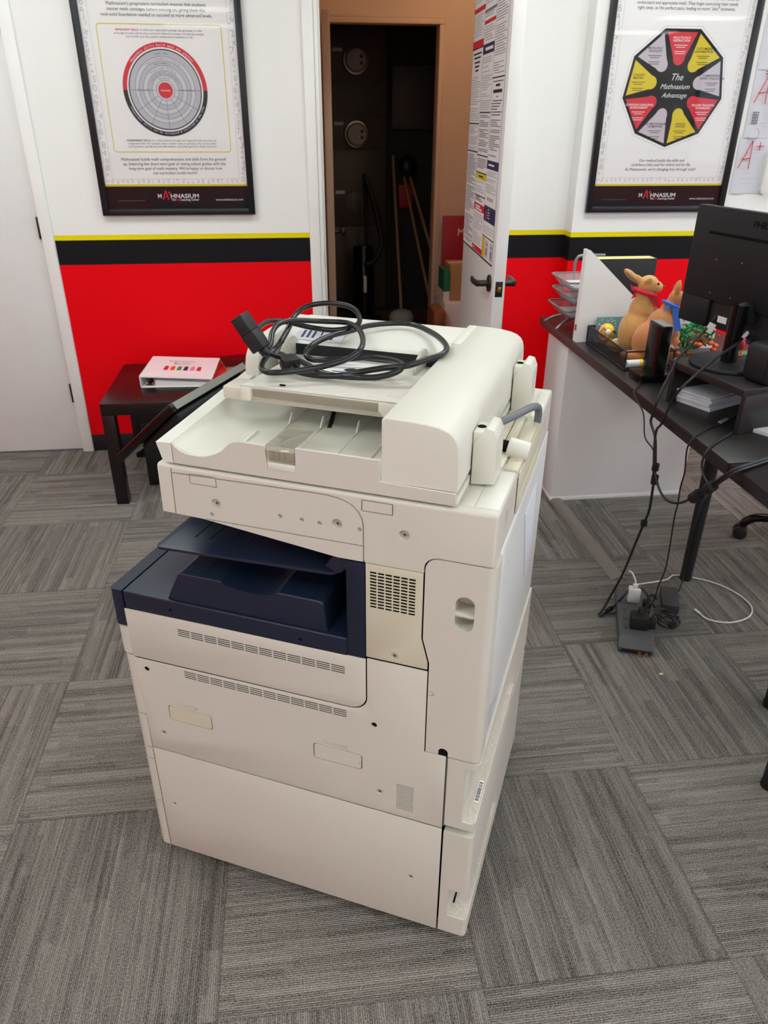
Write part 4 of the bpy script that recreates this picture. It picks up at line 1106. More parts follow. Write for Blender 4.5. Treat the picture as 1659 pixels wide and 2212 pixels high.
# front cover strip of the feeder (left rim)
V = []
for v, zt in ((0, 1.0209), (.30, 1.0462), (.42, 1.0562)): V += [(.1285, v, .9885), (.1195, v, zt - .001), (.1468, v, zt + .0005), (.1468, v, .9870)]
F = [(0, 1, 2, 3), (11, 10, 9, 8)]
for s_ in (0, 4):
    for k in range(4): F.append((s_ + k, s_ + (k + 1) % 4, s_ + 4 + (k + 1) % 4, s_ + 4 + k)[::-1])
mb = MB().raw(V, F); bmesh.ops.recalc_face_normals(mb.bm, faces=mb.bm.faces); mb.build('feeder_front_rim', 'plastic_pale', PR)
# paper ribs in the basin
for u, v0, v1, hh in ((.236, .028, .12, .016), (.272, .010, .34, .012), (.330, .035, .38, .014), (.395, .012, .38, .014), (.450, .016, .38, .014)):
    z0 = 1.0030
    pts = [(v0, z0), (v0 + .002, z0 + hh), (v0 + .012, z0 + hh * .62), (v0 + .028, z0 + .0055), (v0 + .045, z0 + .0042), ((v0 + v1) / 2, z0 + .0050), (v1 - .002, z0 + .008), (v1, z0 + .006)]
    if v1 > .3: pts = pts[:5] + [(.165, z0 + .006), (.175, z0 + .018), (.180, z0 + .022), (.183, z0 + .009), (v1, z0 + .010), (v1, z0)]
    else: pts += [(v1, z0)]
    MB().prism([(a, b) for a, b in pts], u - .0012, u + .0012, 'x').build('paper_rib', 'plastic_pale', PR)
# clear tab in the notch
ct = MB().prism([(.0005, 1.0185), (.0005, 1.0330), (.006, 1.0385), (.075, 1.0400), (.075, 1.0415), (.005, 1.0405), (-.0015, 1.0335), (-.0015, 1.0185)], .3135, .3588, 'x', .0004, 1).build('clear_tab', 'clear_tab', PR)
for u in (.325, .334, .343): MB().box(u, u + .0012, -.0022, -.0008, 1.020, 1.033).build('tab_rib', 'clear_tab', ct)
MB().box(.3135, .3590, -.001, .012, 1.0022, 1.0130, .001).build('notch_step', 'plastic_pale', PR)
MB().box(.3130, .3594, .006, .010, 1.003, 1.030).build('notch_back', 'plastic_recess', PR)
# long side housing of the feeder
pts = [(.4942, 1.0085), (.6064, 1.0078), (.6064, 1.0550), (.6055, 1.0720), (.6030, 1.0830), (.5980, 1.0905), (.5900, 1.0965), (.5780, 1.1005), (.5600, 1.1035), (.5350, 1.1055), (.4985, 1.1062), (.4942, 1.1030)]
def bx_edge(e):
    a, b = e.verts[0].co, e.verts[1].co
    return (abs(a.y - .003) < 1e-5 and abs(b.y - .003) < 1e-5 and min(a.z, b.z) > 1.009) or (abs(a.y - .552) < 1e-5 and abs(b.y - .552) < 1e-5)
MB().prism(pts, .003, .552, 'y', .0045, 4, pick=bx_edge).build('feeder_side_housing', 'plastic', PR)
# feeder roof at the far side
pts = [(.384, 1.0845), (.392, 1.0895), (.420, 1.0985), (.440, 1.1022), (.470, 1.1045), (.520, 1.1040), (.546, 1.1010), (.556, 1.0940), (.561, 1.080), (.561, .999), (.405, .999), (.405, 1.0835)]
MB().prism(pts, .150, .4935, 'x', .0015, 2).build('feeder_top_cover', 'plastic_pale', PR)
MB().box(.4936, .5095, .405, .547, 1.1035, 1.1072, .0012).build('cover_lip', 'plastic_pale', PR)
pts = [(.288, 1.0), (.286, 1.060), (.292, 1.080), (.305, 1.094), (.330, 1.1040), (.40, 1.1075), (.46, 1.1080), (.530, 1.1040), (.555, 1.0960), (.561, 1.080), (.561, 1.0)]
MB().prism(pts, .128, .158, 'x', .004, 3).build('feeder_end_cover', 'plastic', PR)
pl = Plane2D((.165, .3905, 1.0893), (1, 0, 0), (0, .92, .34), (0, -.34, .92))
pl.rect('paper_grey', .015, .115, .002, .040, .0006)
for k in range(3):
    pl.rect('ink_navy', .028 + .011 * k, .033 + .011 * k, .010, .034, .001)
for k in range(2):
    pl.rect('ink_black', .066 + .022 * k, .072 + .022 * k, .008, .016, .001); pl.rect('ink_black', .066 + .022 * k, .069 + .022 * k, .020, .034, .001)
pl.finish(PR, dict(paper_grey='instruction_label', ink_navy='label_print', ink_black='label_print'))
# input tray
MB().box(.158, .4935, .150, .200, 1.046, 1.0690, .004).build('tray_shoulder', 'plastic_side_shaded', PR)
rows = []
for i in range(9):
    v = .128 + (.405 - .128) * i / 8
    z = 1.0815 - .020 * (i / 8) ** .8
    rows.append([(.2050 - .018 * (i / 8), v, z), (.2140, v, z + .0005), (.30, v, z + .0004), (.40, v, z + .0008), (.4800, v, z + .001), (.4935, v, z + .001)])
V = rows
MB().sheet([[Vector(q) for q in r] for r in V], .0).build('input_tray_surface', 'plastic', PR)
MB().prism([(.1285, 1.0815), (.403, 1.0612), (.403, 1.040), (.30, 1.046), (.150, 1.0585), (.1320, 1.0610), (.1285, 1.0650)], .2050, .4935, 'x', .0012).build('input_tray_body', 'plastic_side_shaded', PR)
MB().box(.2270, .4450, .1268, .1300, 1.0645, 1.0785, .0012).build('tray_edge_strip', 'smoke_plastic', PR)  # clear smoky plastic strip along the tray front
MB().box(.2060, .2250, .1255, .150, 1.0560, 1.0815, .004).build('tray_end_cap', 'plastic', PR)
MB().prism([(.4470, 1.0800), (.4470, 1.0660), (.4560, 1.0560), (.4650, 1.0560), (.4720, 1.0640), (.4800, 1.0810)], .1255, .17, 'y', .002).build('tray_end_cap', 'plastic', PR)
# slot behind the tray and its two guides
MB().box(.162, .4930, .385, .402, 1.0600, 1.0840).build('feed_slot', 'navy_inner', PR)
for u in (.186, .449):
    MB().prism([(.315, 1.066), (.318, 1.078), (.335, 1.092), (.358, 1.100), (.380, 1.100), (.392, 1.094), (.396, 1.082), (.396, 1.064)], u - .003, u + .003, 'x', .0012).build('paper_guide', 'plastic_recess', PR)
pl = Plane2D((.33, .30, 1.0725), (1, 0, 0), (0, 1, -.06), (0, .06, 1))
pl.rect('paper', -.075, .075, -.05, .045, .0008); pl.ring('ink_black', (.01, -.012), .0, .012, h=.0014, n=20); pl.rect('ink_navy', -.02, .03, -.032, -.028, .0014)
pl.finish(PR, dict(paper='loading_label', ink_black='label_print', ink_navy='label_print'))
MB().box(.266, .276, .150, .154, 1.0805, 1.0825, .0005).build('tray_mark', 'gap_dark', PR)
# black strap hanging below the input tray
MB().tube([(.318, .29, 1.052), (.326, .25, 1.030), (.336, .20, 1.008), (.342, .175, 1.006)], .004, 8).build('hanging_strap', 'black_matte', PR)
# hinges
def hinge(v0, z0, dv):
    h = MB().prism([(.6085, z0), (.6440, z0 + .004), (.6440, z0 + .076), (.6380, z0 + .090), (.6270, z0 + .092), (.6085, z0 + .064)], v0, v0 + dv, 'y', .0018, 2).build('hinge_block', 'plastic', PR)
    MB().box(.6070, .6240, v0 + .004, v0 + dv - .006, z0 + .060, z0 + .0835, .002).build('hinge_cap', 'plastic_pale', h)
    MB().cyl((.6150, v0 + dv * .5, z0 + .0832), (.6150, v0 + dv * .5, z0 + .0842), .0065, n=18).build('hinge_screw', 'gap_dark', h)
hinge(.083, .985, .055); hinge(.425, .985, .055)
# white damper and grey lead
dm = MB().cyl((.6405, .215, .998), (.6760, .215, .992), .0170, .0165, 28, .003).build('damper_roller', 'plastic_pale', PR)
MB().cyl((.6300, .215, .999), (.6405, .215, .998), .010, n=14).build('damper_axle', 'gap_dark', dm)
MB().tube([(.604, .2434, 1.021), (.618, .262, 1.021), (.640, .300, 1.024), (.656, .340, 1.024), (.6645, .365, 1.018), (.6665, .375, 1.004), (.6660, .378, .985)], .0068, 12, 5).build('feeder_lead', 'cable_grey', PR)
# tilted control panel on the front
MB().box(.060, .116, .090, .47, .951, .982, .003).build('panel_bracket', 'plastic', PR)
c0 = Vector((-.0843, .150, .9048)); dx = Vector((.0435 + .0843, 0, 1.0195 - .9048)).normalized(); dn = Vector((-dx.z, 0, dx.x))
TM = Matrix(((dx.x, 0, dn.x, c0.x), (0, 1, 0, c0.y), (dx.z, 0, dn.z, c0.z), (0, 0, 0, 1)))
cp_ = MB().box(0, .1735, 0, .285, -.016, 0, .002, M=TM).build('control_panel', 'black_gloss', PR)
MB().box(.1737, .1745, .012, .275, -.0150, -.0010, M=TM).build('panel_top_trim', 'bezel_grey', cp_)
MB().box(.030, .150, .020, .265, .0002, .0012, M=TM).build('touch_screen', 'black_matte', cp_)
MB().box(.050, .165, .012, .270, -.034, -.0162, .006, M=TM).build('panel_back_housing', 'black_plastic', cp_)

# ---------------- power cord lying on the feeder
pc = thing('coiled_cable', 'coiled black power cable with plugs lying on top of the photocopier', 'cable', (-.3298, 1.1801, 0), -.4453)
cord1 = [(0.2293,0.2456,1.098),(0.2198,0.2297,1.105),(0.2138,0.2137,1.115),(0.1958,0.2249,1.1280),(0.1731,0.2631,1.1350),(0.1611,0.3050,1.1360),(0.1590,0.3486,1.1330),(0.1772,0.3798,1.1250),(0.2163,0.3948,1.1150),(0.2574,0.3997,1.1120),(0.2854,0.4083,1.1150),(0.3009,0.4227,1.1200),(0.3059,0.4272,1.1300),(0.2960,0.4315,1.1450),(0.2763,0.4267,1.1550),(0.2458,0.4084,1.1600),(0.2130,0.3956,1.1550),(0.2005,0.3691,1.1450),(0.2029,0.3380,1.1350),(0.2036,0.3191,1.1250),(0.2075,0.2823,1.1150),(0.2027,0.2641,1.1050),(0.2036,0.2304,1.1000),(0.2154,0.1908,1.1000),(0.2304,0.1627,1.1000),(0.2502,0.1536,1.1000),(0.2768,0.1683,1.1000),(0.3017,0.1934,1.1000),(0.3351,0.2183,1.1050),(0.3543,0.2446,1.1100),(0.3661,0.2655,1.1200),(0.3566,0.3058,1.1250),(0.3280,0.3671,1.1250),(0.2985,0.4042,1.1250),(0.2754,0.4150,1.1250),(0.2391,0.3878,1.1300),(0.2126,0.3420,1.1400),(0.1967,0.3070,1.1420),(0.1990,0.2700,1.1350),(0.2085,0.2380,1.1200),(0.2040,0.2190,1.1165)]
cord2 = [(0.2359,0.2840,1.0850),(0.2739,0.2554,1.0850),(0.3044,0.2291,1.0850),(0.3394,0.2167,1.0850),(0.3808,0.2067,1.0900),(0.4099,0.2169,1.0900),(0.4347,0.2276,1.0950),(0.4463,0.2445,1.1000),(0.4368,0.2748,1.1000),(0.4043,0.3076,1.0950),(0.3640,0.3237,1.0900),(0.3280,0.3125,1.0870),(0.2854,0.2954,1.0850),(0.2681,0.2774,1.0900),(0.2550,0.2853,1.0950),(0.2570,0.2962,1.1050),(0.2634,0.3286,1.1100),(0.2760,0.3701,1.1120),(0.2961,0.4098,1.1120),(0.3169,0.4435,1.1150),(0.3536,0.4759,1.1150),(0.3942,0.4827,1.1150),(0.4436,0.4391,1.1150),(0.4792,0.3890,1.1150),(0.5000,0.3413,1.1150),(0.5005,0.3082,1.1130),(0.4831,0.2821,1.1100),(0.4559,0.2499,1.1050),(0.4183,0.2401,1.1000),(0.3831,0.2229,1.0950),(0.3530,0.2142,1.0880),(0.3209,0.2102,1.0850),(0.2909,0.2105,1.0850),(0.2643,0.2177,1.0850)]
MB().tube(cord1, .0050, 10, 5).tube(cord2, .0052, 10, 5).build('cable', 'cord_black', pc)
def along(p0, p1):
    a = Vector(p0); b = Vector(p1); x = (b - a).normalized(); y = Vector((0, 0, 1)).cross(x).normalized(); z = x.cross(y)
    return Matrix(((x.x, y.x, z.x, a.x), (x.y, y.y, z.y, a.y), (x.z, y.z, z.z, a.z), (0, 0, 0, 1)))
M_ = along((.2000, .2182, 1.1213), (.1700, .2170, 1.1650))
o = MB().cyl((-.016, 0, 0), (.004, 0, 0), .0065, .009, 12, M=M_).build('strain_relief', 'cord_black', pc)
o = MB().prism([(-.004, -.0135), (.030, -.0165), (.030, .0165), (-.004, .0135)], -.013, .013, 'z', .002, M=M_).box(.030, .0620, -.0165, .0165, -.0115, .0115, .0015, M=M_).build('connector', 'black_matte', pc)
M_ = along((.2330, .2420, 1.0980), (.2650, .2180, 1.0900))
MB().cyl((-.016, 0, 0), (.006, 0, 0), .006, .010, 12, M=M_).build('strain_relief', 'cord_black', pc)
o = MB().prism([(.004, -.0120), (.020, -.0165), (.030, -.0165), (.030, .0165), (.020, .0165), (.004, .0120)], -.011, .011, 'z', .003, M=M_).build('plug', 'black_matte', pc)
MB().box(.030, .046, -.007, -.0055, -.003, .003, M=M_).box(.030, .046, .0055, .007, -.003, .003, M=M_).build('plug_blade', 'steel', o)

# ================================================================ desks on the right
DZ = .735
dk = thing('desk', 'long black-brown desk top resting on the white cabinet, near the wall', 'desk', (1.034, 1.545, 0))
MB().box(0, .62, 0, 1.50, .701, DZ, .0015).build('desktop', 'desk_top', dk)
def leg(par, x, y): MB().cyl((x, y, .012), (x, y, .7005), .0195, .026, 24).cyl((x, y, 0), (x, y, .012), .021, n=24).build('leg', 'black_matte', par)
leg(dk, 1.366 - 1.034, 2.13 - 1.545); leg(dk, 1.60 - 1.034, 1.62 - 1.545)
dk2 = thing('desk', 'nearer black desk whose end runs out of the right picture edge', 'desk', (1.036, .10, 0))
MB().box(0, .62, 0, 1.442, .701, DZ, .0015).build('desktop', 'desk_top', dk2)
leg(dk2, 1.293 - 1.036, 1.495 - .10 - .02); leg(dk2, 1.124 - 1.036, 1.205 - .10); leg(dk2, .52, .12)
cb = thing('drawer_cabinet', 'white drawer cabinet carrying the far end of the desk', 'cabinet', (1.0736, 2.784, 0))
MB().box(0, .595, 0, .245, .018, .700, .0012).build('body', 'cabinet_white', cb); MB().box(-.001, .596, -.001, .246, 0, .018, .001).build('plinth', 'cabinet_white', cb)
fs = single(MB().prism([(-.030, 0), (.030, 0), (.014, .012), (-.014, .012)], 0, 1.06, 'y', .001), 'cable_cover', 'floor_strip', (1.125, 2.148, .0005), 'flat grey cable cover strip running over the carpet beside the cabinet', 'cable cover', rz=math.radians(2.2))

# letter trays
ft = thing('letter_tray_rack', 'silver wire mesh letter tray rack with three tiers beside the white file', 'letter tray', (1.045, 2.785, DZ))
for k, (z, dx) in enumerate(((.080, -.004), (.135, .006), (.185, 0))):
    w_, l_ = .245, .215
    o = MB().tube([(dx + a, b, z) for a, b in rr(0, w_, 0, l_, .02, 3)], .0032, 8, 1, closed=True).build('tier_rim', 'silver_wire', ft)
    rim = rr(0, w_, 0, l_, .02, 3); flo = rr(.028, w_ - .028, .028, l_ - .028, .015, 3); n = len(rim)
    V = [(dx + a, b, z) for a, b in rim] + [(dx + a, b, z - .036) for a, b in flo]
    F = [(i, (i + 1) % n, n + (i + 1) % n, n + i) for i in range(n)] + [tuple(range(n, 2 * n))]
    MB().raw(V, F).build('mesh_basket', 'silver_mesh', o)
MB().tube([(.10, l_, .02), (.10, l_ + .012, .20), (.105, l_ + .01, .235), (.125, l_ + .01, .248), (.22, l_ + .01, .248)], .006, 10).tube([(-.02, .17, .005), (.02, .15, .03), (.08, .12, .045)], .0055, 8).tube([(-.02, .03, .005), (.02, .05, .03), (.08, .07, .045)], .0055, 8).build('stand', 'silver_wire', ft)
for k, z in enumerate((.046, .101, .151)):
    single(MB().box(0, .18, 0, .15, 0, .010, .0005), 'paper_sheaf', 'paper', (1.083, 2.82, DZ + z), ('papers in the bottom tier of the letter rack', 'papers in the middle tier of the letter rack', 'papers in the top tier of the letter rack')[k], 'papers', 'papers in the letter rack')
# white magazine file and black book
mf = thing('magazine_file', 'tall white slanted magazine file standing on the desk', 'magazine file', (1.0415, 2.640, DZ + .0005))
pr_ = [(0, 0), (.262, 0), (.262, .115), (.205, .158), (.022, .318), (.012, .326), (0, .326)]
MB().prism(pr_, 0, .003, 'y').prism(pr_, .029, .032, 'y').box(0, .003, .003, .029, 0, .326).box(.003, .262, .003, .029, 0, .003).box(.259, .262, .003, .029, 0, .115).build('file_body', 'cabinet_white', mf)
pl = Plane2D((-.0002, .016, 0), (0, -1, 0), (0, 0, 1), (-1, 0, 0)); pl.rect('strip_grey', -.009, .009, .040, .062); pl.rect('ink_red', -.002, .008, .042, .060, .0007); pl.finish(mf, dict(strip_grey='spine_label', ink_red='spine_label'))
bk = thing('book', 'thick black book with cream pages standing behind the white magazine file', 'book', (1.10, 2.695, DZ + .0005))
MB().box(0, .235, 0, .003, 0, .285, .0006).box(0, .235, .062, .065, 0, .285, .0006).box(.232, .235, .003, .062, 0, .285).build('cover', 'black_matte', bk)
MB().box(.003, .231, .0035, .0615, .004, .284).build('pages', 'toy_cream', bk)

# black mesh tray with prize toys
mt = thing('mesh_organizer', 'shallow black wire mesh tray full of toys at the desk edge', 'tray', (1.079, 2.283, DZ + .0005))
TW, TL, TH = .165, .345, .063
f = MB()
for x in (0, TW):
    for y in (0, TL): f.tube([(x, y, 0), (x, y, TH)], .0028, 8, 1)
for z in (.003, TH): f.tube([(0, 0, z), (TW, 0, z), (TW, TL, z), (0, TL, z)], .0028, 8, 1, closed=True)
f.tube([(.085, 0, 0), (.085, 0, TH)], .0026, 8, 1); f.build('wire_frame', 'black_matte', mt)
MB().raw([(0, 0, .002), (0, TL, .002), (0, TL, TH), (0, 0, TH)], [(0, 1, 2, 3)]).raw([(0, TL, .002), (TW, TL, .002), (TW, TL, TH), (0, TL, TH)], [(0, 1, 2, 3)]).raw([(TW, TL, .002), (TW, 0, .002), (TW, 0, TH), (TW, TL, TH)], [(0, 1, 2, 3)]).build('mesh_wall', 'black_mesh', mt)
MB().box(0, TW, 0, TL, .0005, .0025).build('mesh_floor', 'black_matte', mt)
Rz = lambda a: Matrix.Rotation(math.radians(a), 4, 'Z'); Ry = lambda a: Matrix.Rotation(math.radians(a), 4, 'Y'); Rx = lambda a: Matrix.Rotation(math.radians(a), 4, 'X')
# plush A: upright, back towards the camera, looking right
ka = thing('plush_toy', 'tan plush kangaroo with a red neckerchief in the mesh tray', 'plush toy', (1.178, 2.45, DZ + .0045))
b = MB()
b.sph((0, 0, .082), (.060, .055, .080), 24).sph((.008, 0, .150), (.043, .040, .055), 20).sph((.010, 0, .195), (.030, .028, .035), 18)
b.sph((.016, -.004, .240), (.034, .029, .030), 20).sph((.042, -.012, .232), (.022, .020, .019), 16)
b.sph((-.045, .004, .268), (.013, .010, .036), 14, rot=Ry(-52)).sph((-.020, .0, .255), (.013, .010, .022), 14, rot=Ry(-50))
b.sph((.004, -.026, .252), (.013, .008, .022), 14, rot=Rx(40))
b.sph((.045, -.012, .150), (.028, .015, .018), 14, rot=Ry(35)).sph((.062, -.016, .138), (.013, .012, .012), 12)
b.sph((.030, -.040, .028), (.045, .020, .026), 16).sph((.035, .035, .028), (.045, .020, .026), 16)
b.sph((-.045, .02, .03), (.045, .018, .018), 14, rot=Rz(160))
blob(b, 'body', 'fur_tan', ka, .0038, 4)
MB().sph((-.047, -.0065, .268), (.007, .005, .026), 12, rot=Ry(-52)).build('inner_ear', 'kraft', ka)
MB().sph((.035, -.036, .247), .0042, 12).build('eye', 'black_gloss', ka); MB().sph((.063, -.016, .234), (.006, .007, .005), 12).build('nose', 'toy_brown', ka)
MB().tube([(.0 + .036 * math.cos(t) + .008, .036 * math.sin(t), .214 + .010 * -math.cos(t)) for t in [k * PI / 8 for k in range(16)]], .007, 8, 2, closed=True).raw([(.0, -.040, .214), (.046, -.030, .205), (.060, -.026, .160), (.045, .0, .19)], [(0, 1, 2), (0, 2, 3)]).sph((-.030, -.012, .226), (.008, .008, .008), 10).raw([(-.032, -.012, .228), (-.052, -.016, .244), (-.044, -.016, .222)], [(0, 1, 2)]).raw([(-.030, -.014, .222), (-.044, -.018, .196), (-.026, -.018, .202)], [(0, 1, 2)]).build('neckerchief', 'felt_red', ka)
# plush B: bent forward, nearer
kb_ = thing('plush_toy', 'orange-brown plush kangaroo with a blue ribbon behind the black router', 'plush toy', (1.200, 2.362, DZ + .0045))
b = MB()
b.sph((-.010, 0, .072), (.060, .048, .066), 24).sph((.016, 0, .128), (.044, .038, .052), 20, rot=Ry(25)).sph((.036, 0, .178), (.025, .023, .036), 16, rot=Ry(25))
b.sph((.058, -.002, .212), (.028, .023, .024), 18).sph((.082, -.005, .204), (.018, .016, .015), 14)
b.sph((.058, .012, .244), (.010, .008, .026), 12, rot=Ry(22)).sph((.050, -.014, .240), (.010, .008, .026), 12, rot=Ry(10))
b.sph((.055, -.020, .112), (.040, .014, .016), 14, rot=Ry(50)).sph((.066, -.024, .072), (.014, .013, .022), 12)
b.sph((.020, -.036, .040), (.045, .022, .035), 18).sph((.050, -.038, .012), (.040, .014, .012), 14).sph((.030, .034, .030), (.045, .020, .03), 16)
b.sph((-.060, -.012, .022), (.055, .018, .020), 14, rot=Ry(12))
blob(b, 'body', 'fur_orange', kb_, .0038, 4)
MB().sph((.074, -.022, .217), .004, 10).build('eye', 'black_gloss', kb_); MB().sph((.099, -.006, .205), (.005, .006, .005), 10).build('nose', 'black_matte', kb_)
MB().tube([(.045 + .028 * math.cos(t), .026 * math.sin(t), .190 - .012 * math.cos(t)) for t in [k * PI / 8 for k in range(16)]], .0055, 8, 2, closed=True).raw([(.030, -.026, .200), (.052, -.030, .196), (.075, -.034, .118), (.056, -.034, .104)], [(0, 1, 2, 3)]).raw([(.030, -.022, .202), (.008, -.026, .186), (.014, -.026, .176), (.034, -.026, .190)], [(0, 1, 2, 3)]).build('ribbon', 'ribbon_blue', kb_)
# small toys in the tray
ty = thing('squeeze_toy', 'yellow round toy with a pink ring at the far end of the mesh tray', 'toy', (1.128, 2.575, DZ + .0040))
MB().sph((0, 0, .050), (.028, .026, .030), 20).sph((.003, 0, .018), (.020, .018, .020), 16).build('body', 'toy_yellow', ty)
MB().tube([(-.024 + .017 * math.cos(t), -.030 + .004 * math.sin(t), .050 + .019 * math.sin(t)) for t in [k * PI / 8 for k in range(16)]], .0045, 8, 2, closed=True).build('pink_ring', 'toy_pink', ty)
MB().sph((-.008, -.030, .056), .011, 14).cyl((-.012, -.03, .062), (-.028, -.034, .078), .002, n=8).build('white_ball', 'white_plastic', ty)
MB().sph((.018, -.021, .056), .004, 10).sph((.026, -.016, .050), .003, 10).build('eye', 'black_gloss', ty)
tyb = single(MB().sph((0, 0, .024), (.024, .024, .024), 20), 'toy_ball', 'toy_cream', (1.135, 2.490, DZ + .0038), 'pale yellow ball beside the tan kangaroo in the mesh tray', 'ball')
tc_ = thing('greeting_card', 'teal card standing behind the yellow toy in the mesh tray', 'card', (1.155, 2.618, DZ + .0040))
MB().box(-.052, .055, 0, .0015, 0, .092).build('card', 'teal_card', tc_)
st_ = MB(); rnd = random.Random(9)
for k in range(14): st_.box(*(lambda x, z: (x, x + .004, -.0004, -.0001, z, z + .004))(rnd.uniform(-.045, .045), rnd.uniform(.05, .085)))
st_.build('star_print', 'paper', tc_)
gl = thing('glue_stick', 'white tube with a yellow cap lying at the near end of the mesh tray', 'glue stick', (1.092, 2.304, DZ + .0170))
MB().cyl((0, 0, 0), (.046, .004, 0), .0125, n=20, bev=.001).build('tube', 'white_plastic', gl); MB().cyl((.046, .004, 0), (.058, .005, 0), .0128, n=20, bev=.001).cyl((.058, .005, 0), (.070, .006, 0), .008, n=16, bev=.001).build('cap', 'toy_yellow', gl)
# router
ro = thing('router', 'upright black router with a silver rim at the desk edge', 'router', (1.128, 2.180, DZ + .0005))
MB().box(-.055, .040, -.030, .055, 0, .026, .003).build('base', 'black_gloss', ro)
MB().prism(rr(-.018, .014, .024, .180, .004, 3), -.048, .042, 'y', .0015).build('body', 'black_gloss', ro)
MB().box(.0142, .0175, -.046, .041, .028, .178, .001).box(-.015, .0175, -.046, .041, .1802, .1825, .001).build('silver_rim', 'bezel_grey', ro)

# riser, papers, monitor
RA = math.atan2(.229, .9735)          # local x = away from the camera side, local -y = along the near edge
rs = thing('monitor_riser', 'low black monitor riser shelf on the desk', 'shelf', (1.073, 1.990, DZ + .0005), RA)
MB().box(0, .42, -.29, 0, .105, .125, .0012).build('shelf_top', 'desk_top', rs)
for y in (-.016, -.288): MB().box(.012, .408, y, y + .015, 0, .1048, .001).build('side_panel', 'desk_top', rs)
PA = math.atan2(.42, .907)
lab = ('bottom white booklet of the stack under the monitor riser', 'second white booklet from the bottom under the riser', 'third white booklet from the bottom under the riser', 'topmost white booklet of the stack under the riser')
z = DZ + .0008
for k in range(4):
    h = (.012, .010, .010, .006)[k]
    single(MB().box(0, .25, 0, .125, 0, h, .0008), 'booklet', 'paper_grey', (1.160 + (.002, -.002, .001, -.001)[k], 1.878 + (.001, .003, -.001, .002)[k], z), lab[k], 'booklet', 'white booklets under the riser', PA + (.0, .02, -.02, .03)[k])
    z += h + .0006
single(MB().box(0, .29, 0, .20, 0, .010, .0008), 'booklet', 'paper_grey', (1.289, 1.585, DZ + .0006), 'white booklet lying on the desk near the right picture edge', 'booklet', None, math.radians(32))
mo = thing('monitor', 'black computer monitor seen from behind on the riser', 'monitor', (1.210, 1.920, DZ + .1262), math.atan2(.9704, -.2416) - PI / 2)
# local frame: x points to the screen side... built in world-like local axes
EA = mo.rotation_euler.z
ri = Matrix.Rotation(-EA, 4, 'Z')
E1 = (ri @ Vector((.2416, -.9704, 0))); NB = (ri @ Vector((-.9704, -.2416, 0)))
BL = ri @ (Vector((1.1765, 2.1823, .930)) - Vector((1.210, 1.920, DZ + .1262)))
MM = Matrix(((E1.x, -NB.x, 0, BL.x), (E1.y, -NB.y, 0, BL.y), (0, 0, 1, BL.z), (0, 0, 0, 1)))   # a along the width, b towards the user, c up
sb = MB().box(0, .54, .0, .016, .078, .326, .004, M=MM).box(0, .115, .0, .016, 0, .079, .004, M=MM).box(.43, .54, 0, .016, 0, .079, .004, M=MM).build('back_cover', 'black_plastic', mo)
MB().box(.112, .432, .011, .0165, .002, .080, M=MM).build('connector_recess', 'black_matte', mo)
sl = MB().box(.062, .478, -.0012, .002, .254, .262, .0004, M=MM).build('vent_slot', 'gap_dark', mo)
MB().box(.001, .539, .0165, .030, .001, .325, .002, M=MM).build('screen_panel', 'black_gloss', mo)
MB().box(.008, .532, .0301, .0305, .016, .318, M=MM).build('display', 'black_gloss', mo)
sw = MB()
for a, c_ in ((.11, .190), (.205, .194), (.11, .098), (.19, .098), (.35, .098), (.43, .098)): sw.cyl(MM @ Vector((a, -.0004, c_)), MM @ Vector((a, .003, c_)), .0022, n=10)
sw.build('screw', 'steel', mo)
pl = Plane2D(MM @ Vector((0, -.0003, 0)), MM.to_3x3() @ Vector((1, 0, 0)), (0, 0, 1), MM.to_3x3() @ Vector((0, -1, 0)))
pl.text('gap_dark', 'PHILIPS', .258, .288, width=.085, height=.016, shear=.15, bold=.02); pl.finish(mo, dict(gap_dark='maker_lettering'))
MB().box(.150, .185, .0100, .0108, .022, .040, M=MM).build('rating_label', 'paper', mo)
MB().cyl((0, 0, 0), (0, 0, .010), .105, .103, 56, .003).build('stand_base', 'black_plastic', mo)
pq = MB().prism(rr(-.021, .021, -.021, .021, .019, 5), .010, .165, 'z').build('stand_pole', 'black_gloss', mo)
pc_ = MM @ Vector((.27, .011, .05))
MB().tube([(0, 0, .150), (pc_.x * .5, pc_.y * .5, .155), (pc_.x, pc_.y, pc_.z)], .018, 12).build('stand_neck', 'black_plastic', mo)
sp_ = thing('speaker', 'rounded black desktop speaker at the right picture edge', 'speaker', (1.1395 + .9735 * .085 - .229 * -.046, 1.708 + .229 * .085 + .9735 * .046, DZ + .1262), RA)
MB().box(-.045, .05, -.045, .045, 0, .100, .016, 4).build('speaker_body', 'black_plastic', sp_); MB().box(-.0462, -.0452, -.034, .034, .015, .088, .0004).build('speaker_grille', 'black_matte', sp_)

# prize toys behind the riser
ct_ = thing('toy_tree', 'green plastic toy tree with orange and red fruits lying behind the monitor stand', 'toy', (1.385, 2.440, DZ + .0005))
rnd = random.Random(11); lf = MB(); bn_ = MB()
for k in range(150):
    t = rnd.uniform(0, 2 * PI); ph = rnd.uniform(-.7, 1.4); r = rnd.uniform(.5, 1.0)
    p = Vector((.088 * r * math.cos(t) * math.cos(ph), .055 * r * math.sin(t) * math.cos(ph), .058 + .052 * r * math.sin(ph)))
    lf.sph(p, (rnd.uniform(.009, .017), .003, .005), 7, rot=Rz(rnd.uniform(0, 360)) @ Ry(rnd.uniform(-50, 50)))
for q in ((-.075, -.04, .058), (-.082, -.03, .030), (-.068, -.042, .020), (.045, -.045, .052), (.070, -.036, .040), (.062, -.04, .028), (-.02, -.05, .055), (.0, -.052, .05)): MB().sph(q, (.011, .009, .008), 12).build('orange_fruit', 'toy_orange', ct_)
